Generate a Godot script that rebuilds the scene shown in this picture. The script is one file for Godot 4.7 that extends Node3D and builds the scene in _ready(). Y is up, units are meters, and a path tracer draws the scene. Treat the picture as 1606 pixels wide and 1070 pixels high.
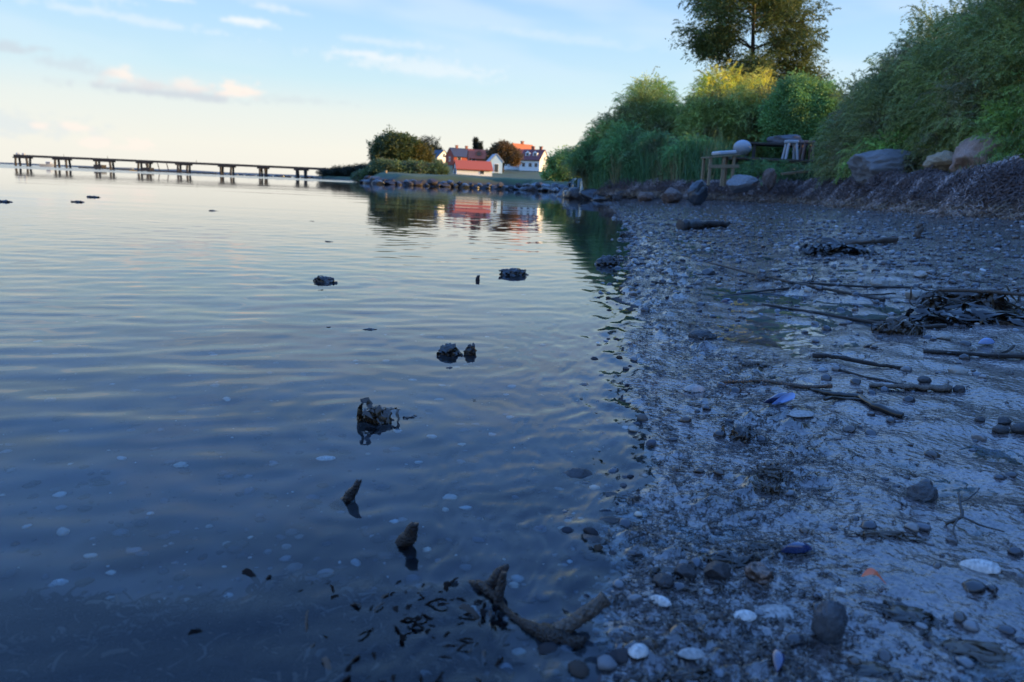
extends Node3D

# ---------------------------------------------------------------- place data
# waterline x at a given z, foot of the seaweed bank x at a given z, its far end z at a given x
var ZS := [Vector2(-400, 9), Vector2(-90, 9), Vector2(-70, 6.4), Vector2(-46, 3.6), Vector2(-37, 2.4), Vector2(-33, 2.6), Vector2(-30, 3.5), Vector2(-25.87, 3.0), Vector2(-16.35, 2.12), Vector2(-8.4, 1.29), Vector2(-5, 0.76), Vector2(-3.3, 0.51), Vector2(-2.23, 0.38), Vector2(-1.61, 0.30), Vector2(-1.19, 0.23), Vector2(-0.93, 0.18), Vector2(-0.57, 0.11), Vector2(0, 0.02), Vector2(1, -0.1), Vector2(10, -1.0), Vector2(400, -30)]
var ZB := [Vector2(-400, 11), Vector2(-60, 11), Vector2(-24, 8.6), Vector2(-20, 8.2), Vector2(-16.4, 7.4), Vector2(-13.5, 6.8), Vector2(-12, 6.65), Vector2(-9.9, 6.5), Vector2(-6, 6.0), Vector2(12, 5.0), Vector2(400, -20)]
var XZ := [Vector2(-400, -33.5), Vector2(2.4, -33.5), Vector2(3.4, -30.4), Vector2(6.4, -26), Vector2(9, -23.5), Vector2(20, -20), Vector2(400, -20)]
var XL := [Vector2(-500, -90), Vector2(-300, -80), Vector2(-260, -72), Vector2(-230, -45), Vector2(-150, -30), Vector2(-95, -20), Vector2(-83, -15), Vector2(0, -15)]
var ZF := [Vector2(-400, -83), Vector2(-15, -83), Vector2(0, -90), Vector2(8, -71), Vector2(12, -66), Vector2(400, -66)]
var nz_a := FastNoiseLite.new()
var nz_b := FastNoiseLite.new()
var nz_c := FastNoiseLite.new()
var rng := RandomNumberGenerator.new()
var mats := {}
var used := {}

# ---------------------------------------------------------------- helpers
func lerp_table(t: Array, x: float) -> float:
	var n := t.size()
	if x <= t[0].x: return t[0].y
	for i in range(1, n):
		if x <= t[i].x:
			var a: Vector2 = t[i - 1]
			var b: Vector2 = t[i]
			return a.y + (b.y - a.y) * (x - a.x) / (b.x - a.x)
	return t[n - 1].y

func shore_in(x: float, z: float) -> float:
	var ds := (x - lerp_table(ZS, z)) * 0.92
	if ds > -3.0 and ds < 3.0 and z > -40.0:
		ds += (nz_a.get_noise_2d(z * 1.7, 4.0) * 0.055 + nz_b.get_noise_2d(z * 7.0, x * 3.0) * 0.016) * minf(1.0 - z * 0.12, 2.5)
	return ds

func bank_in(x: float, z: float) -> float:
	return maxf(x - lerp_table(ZB, z), lerp_table(XZ, x) - z)

func base_height(x: float, z: float) -> float:
	var ds := shore_in(x, z)
	if ds <= 0.0:
		return maxf(-1.6, ds * 0.05 + 0.05 * maxf(ds, -0.6))
	var db := bank_in(x, z)
	if db < 0.0:
		return 0.30 * pow(ds / (ds - db), 1.4)
	var s := clampf((db - 0.2) / 1.4, 0.0, 1.0)
	return 0.30 + 0.6 * s * s * (3.0 - 2.0 * s)

func height(x: float, z: float, r := -1.0) -> float:
	var h := base_height(x, z)
	if r < 0.0: r = sqrt(x * x + z * z)
	if r > 140.0: return h
	var ds := shore_in(x, z)
	var k := clampf(0.35 + absf(ds) * 1.6, 0.35, 1.0)
	h += nz_a.get_noise_2d(x * 0.8, z * 0.8) * 0.016 * k
	if r < 40.0:
		h += nz_b.get_noise_2d(x * 5.0, z * 5.0) * 0.009 * k
	if r < 7.0:
		var q := 1.0 - absf(nz_c.get_noise_2d(x * 13.0 + z * 4.0, z * 20.0)) * 2.0
		h += q * 0.0017 * clampf(0.25 + ds * 4.0, 0.2, 1.0)
	if r < 2.6:
		h += nz_b.get_noise_2d(x * 70.0 + 9.0, z * 70.0) * 0.0006 * clampf(0.4 + ds * 3.0, 0.3, 1.0)
	if r < 7.0 and ds > 0.0:
		h += weed_mat(x, z, ds, r) * 0.0125 * (0.7 + r * 0.3)
	return h

# how much matted weed lies on the wet sand here, 0 to 1, and its lumps
func weed_mat(x: float, z: float, ds: float, r: float) -> float:
	if ds < 0.0 or r > 7.0: return 0.0
	var m := exp(-pow((ds - 0.17 - 0.05 * sin(z * 3.0)) / 0.10, 2.0)) + 0.9 * exp(-pow((ds - 0.02) / 0.025, 2.0)) + 0.35 * smoothstep(2.2, 4.5, r)
	if r < 0.9: m += 0.25 * smoothstep(0.9, 0.72, r)
	m *= smoothstep(-0.25, 0.35, nz_a.get_noise_2d(x * 4.0 + 5.0, z * 5.0))
	var k := 1.0 / (1.0 + r * 0.25)
	return clampf(m, 0.0, 1.0) * maxf(0.0, nz_b.get_noise_2d((x + z * 0.35) * 24.0 * k, z * 46.0 * k) * 1.3 + 0.12)

func headland_height(x: float, z: float) -> float:
	var sd := minf(x - lerp_table(XL, z), lerp_table(ZF, x) - z)
	var d := maxf(0.0, -(z + 85.0))
	var s := clampf((sd + 1.0) / 4.0, 0.0, 1.0)
	return -0.8 + (1.9 + (0.022 * d + 0.02 * maxf(0.0, d - 40.0)) * smoothstep(-48.0, -20.0, x)) * s * s * (3.0 - 2.0 * s)

func rnd(a: float, b: float) -> float:
	return rng.randf_range(a, b)

func numbered(called: String) -> String:
	if not used.has(called):
		used[called] = 0
		return called
	used[called] += 1
	return "%s_%03d" % [called, used[called]]

func thing(called: String, label: String, category: String, at: Vector3, group := "", turn := 0.0) -> Node3D:
	var o := Node3D.new()
	o.name = numbered(called)
	add_child(o)
	o.position = at
	o.rotation.y = turn
	tag(o, label, category, group)
	return o

func tag(o: Node, label: String, category: String, group := "", kind := "") -> void:
	if label: o.set_meta("label", label)
	if category: o.set_meta("category", category)
	if group: o.set_meta("group", group)
	if kind: o.set_meta("kind", kind)

class MB:
	var v := PackedVector3Array()
	var c := PackedColorArray()
	var f := PackedInt32Array()
	var col := Color(1, 1, 1)
	func vert(p: Vector3) -> int:
		v.append(p)
		c.append(col)
		return v.size() - 1
	func tri(a: int, b: int, d: int) -> void:
		f.append(a); f.append(b); f.append(d)
	func quad(a: int, b: int, d: int, e: int) -> void:
		f.append(a); f.append(b); f.append(d)
		f.append(a); f.append(d); f.append(e)
	func quad_of(a: Vector3, b: Vector3, d: Vector3, e: Vector3) -> void:
		quad(vert(a), vert(b), vert(d), vert(e))
	func box(lo: Vector3, hi: Vector3, t := Transform3D()) -> void:
		var p := []
		for k in 8:
			p.append(t * Vector3(hi.x if k & 1 else lo.x, hi.y if k & 2 else lo.y, hi.z if k & 4 else lo.z))
		quad_of(p[0], p[1], p[3], p[2]); quad_of(p[5], p[4], p[6], p[7])
		quad_of(p[4], p[0], p[2], p[6]); quad_of(p[1], p[5], p[7], p[3])
		quad_of(p[2], p[3], p[7], p[6]); quad_of(p[4], p[5], p[1], p[0])
	func bevel_box(lo: Vector3, hi: Vector3, b: float, t := Transform3D()) -> void:
		# a box whose edges are cut at 45 degrees: the hull of three boxes, each shrunk on two axes
		var m := (lo + hi) / 2.0
		var h := (hi - lo) / 2.0
		var ids := {}
		for s in 8:
			var sg := Vector3(1 if s & 1 else -1, 1 if s & 2 else -1, 1 if s & 4 else -1)
			for ax in 3:
				var q := h - Vector3(b, b, b)
				q[ax] = h[ax]
				ids[s * 3 + ax] = vert(t * (m + q * sg))
		for ax in 3:
			var u := (ax + 1) % 3
			var w := (ax + 2) % 3
			for sgn in 2:
				var s0 := (1 << ax) * sgn
				var q := [ids[s0 * 3 + ax], ids[(s0 | (1 << u)) * 3 + ax], ids[(s0 | (1 << u) | (1 << w)) * 3 + ax], ids[(s0 | (1 << w)) * 3 + ax]]
				quad(q[0], q[1], q[2], q[3])
				var s1 := (1 << u) * sgn
				for sg2 in 2:
					var s2 := s1 | ((1 << w) * sg2)
					quad(ids[s2 * 3 + u], ids[(s2 | (1 << ax)) * 3 + u], ids[(s2 | (1 << ax)) * 3 + w], ids[s2 * 3 + w])
		for s in 8:
			tri(ids[s * 3], ids[s * 3 + 1], ids[s * 3 + 2])
	func normals() -> PackedVector3Array:
		var n := PackedVector3Array()
		n.resize(v.size())
		for k in range(0, f.size(), 3):
			var a := f[k]
			var b := f[k + 1]
			var d := f[k + 2]
			var q := (v[d] - v[a]).cross(v[b] - v[a])
			n[a] += q; n[b] += q; n[d] += q
		for k in n.size():
			n[k] = n[k].normalized() if n[k].length_squared() > 1e-20 else Vector3.UP
		return n
	func mesh(smooth := true, colored := false) -> ArrayMesh:
		var a := []
		a.resize(Mesh.ARRAY_MAX)
		a[Mesh.ARRAY_VERTEX] = v
		if smooth: a[Mesh.ARRAY_NORMAL] = normals()
		if colored: a[Mesh.ARRAY_COLOR] = c
		a[Mesh.ARRAY_INDEX] = f
		var m := ArrayMesh.new()
		m.add_surface_from_arrays(Mesh.PRIMITIVE_TRIANGLES, a)
		return m

func part(called: String, m: Mesh, material: Material, parent: Node = null, at := Vector3.ZERO) -> MeshInstance3D:
	var o := MeshInstance3D.new()
	o.mesh = m
	o.material_override = null
	for k in m.get_surface_count():
		o.set_surface_override_material(k, material)
	if parent == null:
		o.name = numbered(called)
		add_child(o, true)
	else:
		var n := 0
		for q in parent.get_children():
			if str(q.name) == called or str(q.name).begins_with(called + "_0") or str(q.name).begins_with(called + "_1") or str(q.name).begins_with(called + "_2"): n += 1
		o.name = called if n == 0 else "%s_%03d" % [called, n]
		parent.add_child(o, true)
	o.position = at
	return o

func scatter(called: String, m: Mesh, material: Material, where: Array, tints: Array, parent: Node = null) -> MultiMeshInstance3D:
	var mm := MultiMesh.new()
	mm.transform_format = MultiMesh.TRANSFORM_3D
	mm.use_colors = true
	mm.mesh = m
	mm.instance_count = where.size()
	for k in where.size():
		mm.set_instance_transform(k, where[k])
		mm.set_instance_color(k, tints[k])
	var o := MultiMeshInstance3D.new()
	o.multimesh = mm
	o.material_override = material
	if parent == null:
		o.name = numbered(called)
		add_child(o, true)
	else:
		o.name = called
		parent.add_child(o, true)
	return o

func noise_tex(size: int, freq: float, type: int, ramp: Array = [], octaves := 4, normal := false, seed_ := 1) -> NoiseTexture2D:
	var n := FastNoiseLite.new()
	n.noise_type = type
	n.frequency = freq
	n.fractal_octaves = octaves
	n.seed = seed_
	var t := NoiseTexture2D.new()
	t.width = size
	t.height = size
	t.seamless = true
	t.noise = n
	t.as_normal_map = normal
	if ramp:
		var g := Gradient.new()
		g.offsets = PackedFloat32Array(ramp.map(func(q): return q[0]))
		g.colors = PackedColorArray(ramp.map(func(q): return Color(q[1], q[1], q[1])))
		t.color_ramp = g
	return t

func mat(name_: String, linear: Color, rough: float, spec := 0.5) -> StandardMaterial3D:
	var m := StandardMaterial3D.new()
	m.resource_name = name_
	m.albedo_color = linear.linear_to_srgb()
	m.roughness = rough
	m.metallic_specular = spec
	mats[name_] = m
	return m

func tri_map(m: StandardMaterial3D, scale_: float, world := false) -> void:
	m.uv1_triplanar = true
	m.uv1_world_triplanar = world
	m.uv1_scale = Vector3.ONE * scale_

func relief(m: StandardMaterial3D, t: Texture2D, cm: float) -> void:
	m.heightmap_enabled = true
	m.heightmap_texture = t
	m.heightmap_scale = cm

# a tube along points, with a radius at each, a little uneven
func tube(b: MB, pts: Array, radii: Array, sides := 7, rough := 0.0, flat := 1.0) -> void:
	var rings := []
	var n := pts.size()
	var up := Vector3(0.13, 1, 0.07).normalized()
	for i in n:
		var d: Vector3 = (pts[mini(i + 1, n - 1)] - pts[maxi(i - 1, 0)]).normalized()
		if absf(d.dot(up)) > 0.95: up = Vector3(1, 0.1, 0.2).normalized()
		var s := d.cross(up).normalized()
		var t := s.cross(d).normalized()
		var ring := []
		for k in sides:
			var a := TAU * k / sides
			var q: float = radii[i] * (1.0 + rough * nz_b.get_noise_3d(i * 37.0 + pts[0].x * 900.0, k * 61.0, pts[0].z * 700.0))
			ring.append(b.vert(pts[i] + s * cos(a) * q + t * sin(a) * q * flat))
		rings.append(ring)
	for i in n - 1:
		for k in sides:
			var l := (k + 1) % sides
			b.quad(rings[i][k], rings[i][l], rings[i + 1][l], rings[i + 1][k])
	for e in [0, n - 1]:
		var cap := b.vert(pts[e])
		for k in sides:
			var l := (k + 1) % sides
			if e == 0: b.tri(cap, rings[e][l], rings[e][k])
			else: b.tri(cap, rings[e][k], rings[e][l])

# a knotty length of wood: a smooth path through the points with swellings along it
func gnarled(b: MB, pts: Array, radii: Array, sides := 14) -> void:
	var p2 := []
	var r2 := []
	var n := pts.size()
	for i in n - 1:
		var p0: Vector3 = pts[maxi(i - 1, 0)]
		var p3: Vector3 = pts[mini(i + 2, n - 1)]
		for k in 7:
			var t := k / 7.0
			var q: Vector3 = pts[i].cubic_interpolate(pts[i + 1], p0, p3, t)
			var r: float = lerpf(radii[i], radii[i + 1], t)
			q += Vector3(nz_b.get_noise_3dv(q * 60.0), nz_b.get_noise_3dv(q * 60.0 + Vector3(9, 0, 0)), nz_b.get_noise_3dv(q * 60.0 + Vector3(0, 9, 0))) * r * 0.3
			p2.append(q)
			r2.append(r * (1.0 + 0.17 * nz_b.get_noise_3dv(q * 90.0)))
	p2.append(pts[-1])
	r2.append(radii[-1])
	tube(b, p2, r2, sides, 0.10)

func curve(a: Vector3, b: Vector3, bend: Vector3, n: int, jitter := 0.0) -> Array:
	var out := []
	for i in n:
		var t := float(i) / (n - 1)
		var p := a.lerp(b, t) + bend * 4.0 * t * (1.0 - t)
		if jitter > 0.0 and i > 0 and i < n - 1:
			p += Vector3(rnd(-1, 1), rnd(-1, 1), rnd(-1, 1)) * jitter
		out.append(p)
	return out

func ramp_radii(a: float, b: float, n: int, wob := 0.12) -> Array:
	var out := []
	for i in n:
		out.append(lerpf(a, b, float(i) / (n - 1)) * (1.0 + rnd(-wob, wob)))
	return out

# a flat strap of seaweed, thin but closed
func strap(b: MB, pts: Array, w: float, thick := 0.0012) -> void:
	var n := pts.size()
	var prev := []
	for i in n:
		var d: Vector3 = (pts[mini(i + 1, n - 1)] - pts[maxi(i - 1, 0)]).normalized()
		var s := d.cross(Vector3(0.1, 1, 0.25)).normalized()
		s = s.rotated(d, sin(i * 0.9 + pts[0].x * 50.0) * 0.7)
		var t := s.cross(d).normalized() * thick * 0.5
		var e := 1.0 - pow(absf(2.0 * i / (n - 1.0) - 1.0), 6.0) * 0.75
		s *= w * 0.5 * e
		var ring := [b.vert(pts[i] - s + t), b.vert(pts[i] + s + t), b.vert(pts[i] + s - t), b.vert(pts[i] - s - t)]
		if prev:
			for k in 4:
				var l := (k + 1) % 4
				b.quad(prev[k], prev[l], ring[l], ring[k])
		prev = ring

var ico_cache := {}
func ico(level: int) -> Array:
	if ico_cache.has(level): return ico_cache[level]
	var t := (1.0 + sqrt(5.0)) / 2.0
	var v := [Vector3(-1, t, 0), Vector3(1, t, 0), Vector3(-1, -t, 0), Vector3(1, -t, 0), Vector3(0, -1, t), Vector3(0, 1, t), Vector3(0, -1, -t), Vector3(0, 1, -t), Vector3(t, 0, -1), Vector3(t, 0, 1), Vector3(-t, 0, -1), Vector3(-t, 0, 1)]
	for i in v.size(): v[i] = v[i].normalized()
	var f := [0, 11, 5, 0, 5, 1, 0, 1, 7, 0, 7, 10, 0, 10, 11, 1, 5, 9, 5, 11, 4, 11, 10, 2, 10, 7, 6, 7, 1, 8, 3, 9, 4, 3, 4, 2, 3, 2, 6, 3, 6, 8, 3, 8, 9, 4, 9, 5, 2, 4, 11, 6, 2, 10, 8, 6, 7, 9, 8, 1]
	for s in level:
		var mid := {}
		var g := []
		for k in range(0, f.size(), 3):
			var e := []
			for j in 3:
				var a: int = f[k + j]
				var b: int = f[k + (j + 1) % 3]
				var key := mini(a, b) * 100000 + maxi(a, b)
				if not mid.has(key):
					mid[key] = v.size()
					v.append(((v[a] + v[b]) / 2.0).normalized())
				e.append(mid[key])
			g.append_array([f[k], e[0], e[2], f[k + 1], e[1], e[0], f[k + 2], e[2], e[1], e[0], e[1], e[2]])
		f = g
	ico_cache[level] = [v, f]
	return ico_cache[level]

# a stone: a ball cut by planes and roughened; radii in metres, centred at its middle
func stone_mesh(radii: Vector3, seed_: int, level := 3, cuts := 7, bumpy := 0.10) -> ArrayMesh:
	var r := RandomNumberGenerator.new()
	r.seed = seed_ * 7919 + 13
	var planes := []
	for k in cuts:
		var d := Vector3(r.randf_range(-1, 1), r.randf_range(-0.8, 1), r.randf_range(-1, 1)).normalized()
		planes.append([d, r.randf_range(0.64, 0.92)])
	var b := MB.new()
	var g = ico(level)
	for p in g[0]:
		var q: Vector3 = p
		for c in planes:
			var over: float = q.dot(c[0]) - c[1]
			if over > 0.0: q -= c[0] * over * 0.95
		var off := Vector3(seed_ * 11.3, seed_ * 5.1, 0)
		q *= 1.0 + bumpy * nz_a.get_noise_3dv(q * 1.6 + off) + bumpy * 0.4 * nz_b.get_noise_3dv(q * 4.0 + off)
		b.vert(q * radii)
	for k in range(0, g[1].size(), 3): b.tri(g[1][k], g[1][k + 2], g[1][k + 1])
	return b.mesh()

# one valve of a shell, open side down; pointed > 0 draws the hinge end out (mussel)
func valve_mesh(length: float, width: float, high: float, pointed: float, ribs: int, flip := false, seed_ := 1) -> ArrayMesh:
	var b := MB.new()
	var nr := 9
	var na := 26
	var rows := []
	for layer in 2:
		for i in nr + 1:
			var s := float(i) / nr
			var row := []
			for k in na:
				var a := TAU * k / na
				var x := cos(a)
				var z := sin(a) * (1.0 - pointed * (0.5 - 0.5 * x) * 0.9)
				var d := 1.0 + 0.02 * sin(a * ribs) * s + 0.05 * sin(a * 2.0 + seed_) + 0.03 * sin(a * 5.0 + seed_ * 2.0) * s + 0.06 * nz_b.get_noise_2d(a * 2.0, seed_ * 3.0) * s
				var y := (1.0 - pow(s, 2.4)) * high + sin(s * 24.0) * high * 0.012
				if flip: y = pow(s, 2.2) * high
				y += (0.0 if layer == 0 else -maxf(0.0006, length * 0.03))
				row.append(b.vert(Vector3((x * s * 0.5 - (1.0 - s) * pointed * 0.22) * length * d, y, z * s * 0.5 * width * length * d)))
			rows.append(row)
	for layer in 2:
		for i in nr:
			var q = rows[layer * (nr + 1) + i]
			var w = rows[layer * (nr + 1) + i + 1]
			for k in na:
				var l := (k + 1) % na
				if layer == 0: b.quad(q[k], w[k], w[l], q[l])
				else: b.quad(q[l], w[l], w[k], q[k])
	for k in na:
		var l := (k + 1) % na
		b.quad(rows[nr][k], rows[2 * nr + 1][k], rows[2 * nr + 1][l], rows[nr][l])
	return b.mesh()

func leaf_quad(b: MB, at: Vector3, along: Vector3, side: Vector3, length: float, width: float) -> void:
	var up := along.cross(side).normalized() * width * 0.18
	var p := [at, at + along * length * 0.45 + side * width * 0.5 + up, at + along * length, at + along * length * 0.45 - side * width * 0.5 + up]
	b.quad_of(p[0], p[1], p[2], p[3])

# an arching, drooping twig with narrow leaves
func droop_spray(seed_: int, length: float, leaves: int, leaf_l: float, leaf_w: float, droop: float) -> ArrayMesh:
	var r := RandomNumberGenerator.new()
	r.seed = seed_ * 131
	var b := MB.new()
	for i in leaves:
		var t := (i + 0.5) / leaves
		var p := Vector3(length * t * (1.0 - 0.25 * t), length * (0.55 * t - droop * t * t), sin(t * 3.0 + seed_) * 0.08 * length)
		var d := Vector3(1.0 - 0.5 * t, 0.55 - 2.0 * droop * t, cos(t * 3.0 + seed_) * 0.24).normalized()
		var out := d.cross(Vector3(r.randf_range(-1, 1), r.randf_range(-1, 1), r.randf_range(-1, 1))).normalized()
		var along := (d * 0.75 + out * 0.75 + Vector3(0, -0.25, 0)).normalized()
		var side := along.cross(Vector3(r.randf_range(-0.6, 0.6), 1, r.randf_range(-0.6, 0.6))).normalized()
		leaf_quad(b, p, along, side, leaf_l * r.randf_range(0.7, 1.25), leaf_w * r.randf_range(0.7, 1.2))
	return b.mesh(false)

# a loose clump of leaves round a twig end
func clump_spray(seed_: int, radius: float, leaves: int, leaf_l: float, leaf_w: float) -> ArrayMesh:
	var r := RandomNumberGenerator.new()
	r.seed = seed_ * 733
	var b := MB.new()
	for i in leaves:
		var p := Vector3(r.randfn(), r.randfn() * 0.7, r.randfn()) * radius * 0.5
		var along := (p.normalized() + Vector3(r.randf_range(-0.7, 0.7), r.randf_range(-0.9, 0.3), r.randf_range(-0.7, 0.7))).normalized()
		var side := along.cross(Vector3(r.randf_range(-1, 1), r.randf_range(-0.2, 1), r.randf_range(-1, 1))).normalized()
		leaf_quad(b, p, along, side, leaf_l * r.randf_range(0.7, 1.3), leaf_w * r.randf_range(0.7, 1.2))
	return b.mesh(false)

func tint_of(base: Color, spread: float) -> Color:
	var k := 1.0 + rnd(-spread, spread)
	var w := rnd(-0.12, 0.12)
	return Color(base.r * k * (1.0 + w), base.g * k, base.b * k * (1.0 - w))

# ---------------------------------------------------------------- sky
func sky_panorama() -> ImageTexture:
	var w := 2048
	var h := 1024
	var els := [-90.0, 0.0, 2.0, 4.6, 7.0, 10.5, 14.0, 22.0, 40.0, 65.0, 90.0]
	var cols := [Color(.60, .62, .62), Color(.80, .77, .68), Color(.82, .80, .70), Color(.74, .79, .74), Color(.56, .75, .81), Color(.44, .67, .87), Color(.36, .58, .88), Color(.26, .58, 1.22), Color(.22, .58, 1.52), Color(.23, .59, 1.56), Color(.23, .59, 1.58)]
	var data := PackedFloat32Array()
	data.resize(w * h * 3)
	var rowc := []
	for y in h:
		var el := 90.0 - (y + 0.5) * 180.0 / h
		var c: Color = cols[0]
		for k in range(1, els.size()):
			if el <= els[k]:
				var t := clampf((el - els[k - 1]) / (els[k] - els[k - 1]), 0.0, 1.0)
				c = cols[k - 1].lerp(cols[k], t)
				break
		rowc.append(c)
	var veil := FastNoiseLite.new()
	veil.seed = 5
	veil.frequency = 1.0
	veil.fractal_octaves = 4
	for y in h:
		var el := 90.0 - (y + 0.5) * 180.0 / h
		var c: Color = rowc[y]
		var low := exp(-maxf(el, 0.0) / 9.0)
		var upper := clampf((el - 4.0) / 8.0, 0.0, 1.0) * clampf((26.0 - el) / 12.0, 0.0, 1.0)
		for x in w:
			var az := (x + 0.5) * 360.0 / w
			if az > 180.0: az -= 360.0
			var off := absf(az - 75.0)
			if off > 180.0: off = 360.0 - off
			var g := exp(-off * off / 3600.0) * low
			var q := Color(c.r * (0.54 + 0.13 * g), c.g * (0.545 + 0.085 * g), c.b * (0.56 + 0.0 * g))
			if upper > 0.0:
				var n := veil.get_noise_3d(cos(deg_to_rad(az)) * 2.2, el * 0.16 + az * 0.012, sin(deg_to_rad(az)) * 2.2)
				var a := clampf((n - 0.05) * 1.1, 0.0, 0.32) * upper
				q = q.lerp(Color(.46, .48, .51), a * 0.8)
			var i := (y * w + x) * 3
			data[i] = q.r
			data[i + 1] = q.g
			data[i + 2] = q.b
	# banks and puffs of cloud: azimuth, elevation, half width, half height (degrees), tilt, colour, cover
	var white := Color(.48, .485, .49)
	var pink := Color(.51, .445, .40)
	var grey := Color(.30, .325, .36)
	var puffs := [
		[-35.0, 2.3, 6.0, 1.0, 0.0, Color(.35, .39, .41), .6], [-24.6, 5.1, 5.6, .42, -.02, grey, .75], [-24.6, 5.5, 4.6, .42, .0, Color(.40, .38, .38), .6], [-20.1, 5.6, 1.5, .72, .0, pink, .95], [-27.4, 6.1, 1.0, .5, .0, pink, .8], [-23.4, 5.75, 1.3, .5, .0, pink, .5],
		[-33.6, 7.0, 2.6, .36, -.05, grey, .6], [-30.2, 6.3, 2.4, .55, -.06, grey, .4], [-36.5, 5.2, 1.6, .12, .0, grey, .6], [-16.4, 5.3, 3.6, .3, .0, grey, .28],
		[-32.2, 2.45, .5, .3, .0, pink, .8], [-30.3, 2.5, .9, .33, -.1, pink, .85], [-29.2, 1.6, 1.1, .4, .0, pink, .7], [-26.6, 1.75, .9, .36, .0, pink, .8], [-28.0, 1.4, 2.2, .3, .0, pink, .35],
		[-25.2, 11.1, 2.2, .22, -.05, white, .65], [-19.3, 10.1, 1.7, .33, -.05, white, .75], [-23.0, 12.9, 3.4, .32, -.1, white, .5], [-17.4, 11.1, 2.4, .22, -.08, white, .4], [-11.8, 8.7, 3.0, .25, -.06, white, .42], [-8.0, 8.1, 6.4, .8, -.06, Color(.48, .48, .48), .4],
		[-33.0, 10.7, 6.0, .75, -.03, white, .5], [-27.0, 9.5, 6.4, .35, -.05, white, .35], [-10.0, 9.6, 3.6, .3, -.04, white, .3], [3.0, 10.5, 6.0, .4, -.1, white, .15],
		[-60.0, 5.0, 7.0, .7, .0, grey, .5], [-57.0, 5.7, 3.0, .8, .0, pink, .7], [-85.0, 3.5, 9.0, .8, .0, grey, .5], [-82.0, 4.3, 4.0, .7, .0, pink, .6], [-120.0, 7.0, 8.0, .8, .0, grey, .4], [-160.0, 5.0, 9.0, .7, .0, pink, .5], [140.0, 6.0, 9.0, .9, .0, pink, .5], [110.0, 4.0, 8.0, .6, .0, grey, .4],
	]
	var ragged := FastNoiseLite.new()
	ragged.seed = 21
	ragged.frequency = 1.0
	ragged.fractal_octaves = 5
	for p in puffs:
		var reach_x: float = p[2] * 1.7
		var reach_y: float = p[3] * 2.0 + absf(p[4]) * reach_x
		var y0 := int((90.0 - p[1] - reach_y) / 180.0 * h)
		var y1 := mini(int((90.0 - p[1] + reach_y) / 180.0 * h) + 1, h / 2)
		for y in range(y0, y1):
			var el := 90.0 - (y + 0.5) * 180.0 / h
			for k in range(int((p[0] - reach_x) / 360.0 * w), int((p[0] + reach_x) / 360.0 * w) + 1):
				var az := (k + 0.5) * 360.0 / w
				var dx: float = az - p[0]
				var dy: float = el - p[1] - p[4] * dx
				var n := ragged.get_noise_2d(az * 0.55, el * 1.5)
				var n2 := ragged.get_noise_2d(az * 1.9 + 40.0, el * 3.6)
				if dy < 0.0: dy *= 1.5
				var d: float = sqrt(dx * dx / (p[2] * p[2]) + dy * dy / (p[3] * p[3]))
				var a: float = smoothstep(1.25, 0.35, d + n * 0.75 + n2 * 0.4) * p[6]
				if a <= 0.0: continue
				var i := (y * w + posmod(k, w)) * 3
				var c: Color = p[5]
				data[i] = lerpf(data[i], c.r, a)
				data[i + 1] = lerpf(data[i + 1], c.g, a)
				data[i + 2] = lerpf(data[i + 2], c.b, a)
	var im := Image.create_from_data(w, h, false, Image.FORMAT_RGBF, data.to_byte_array())
	return ImageTexture.create_from_image(im)

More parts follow.
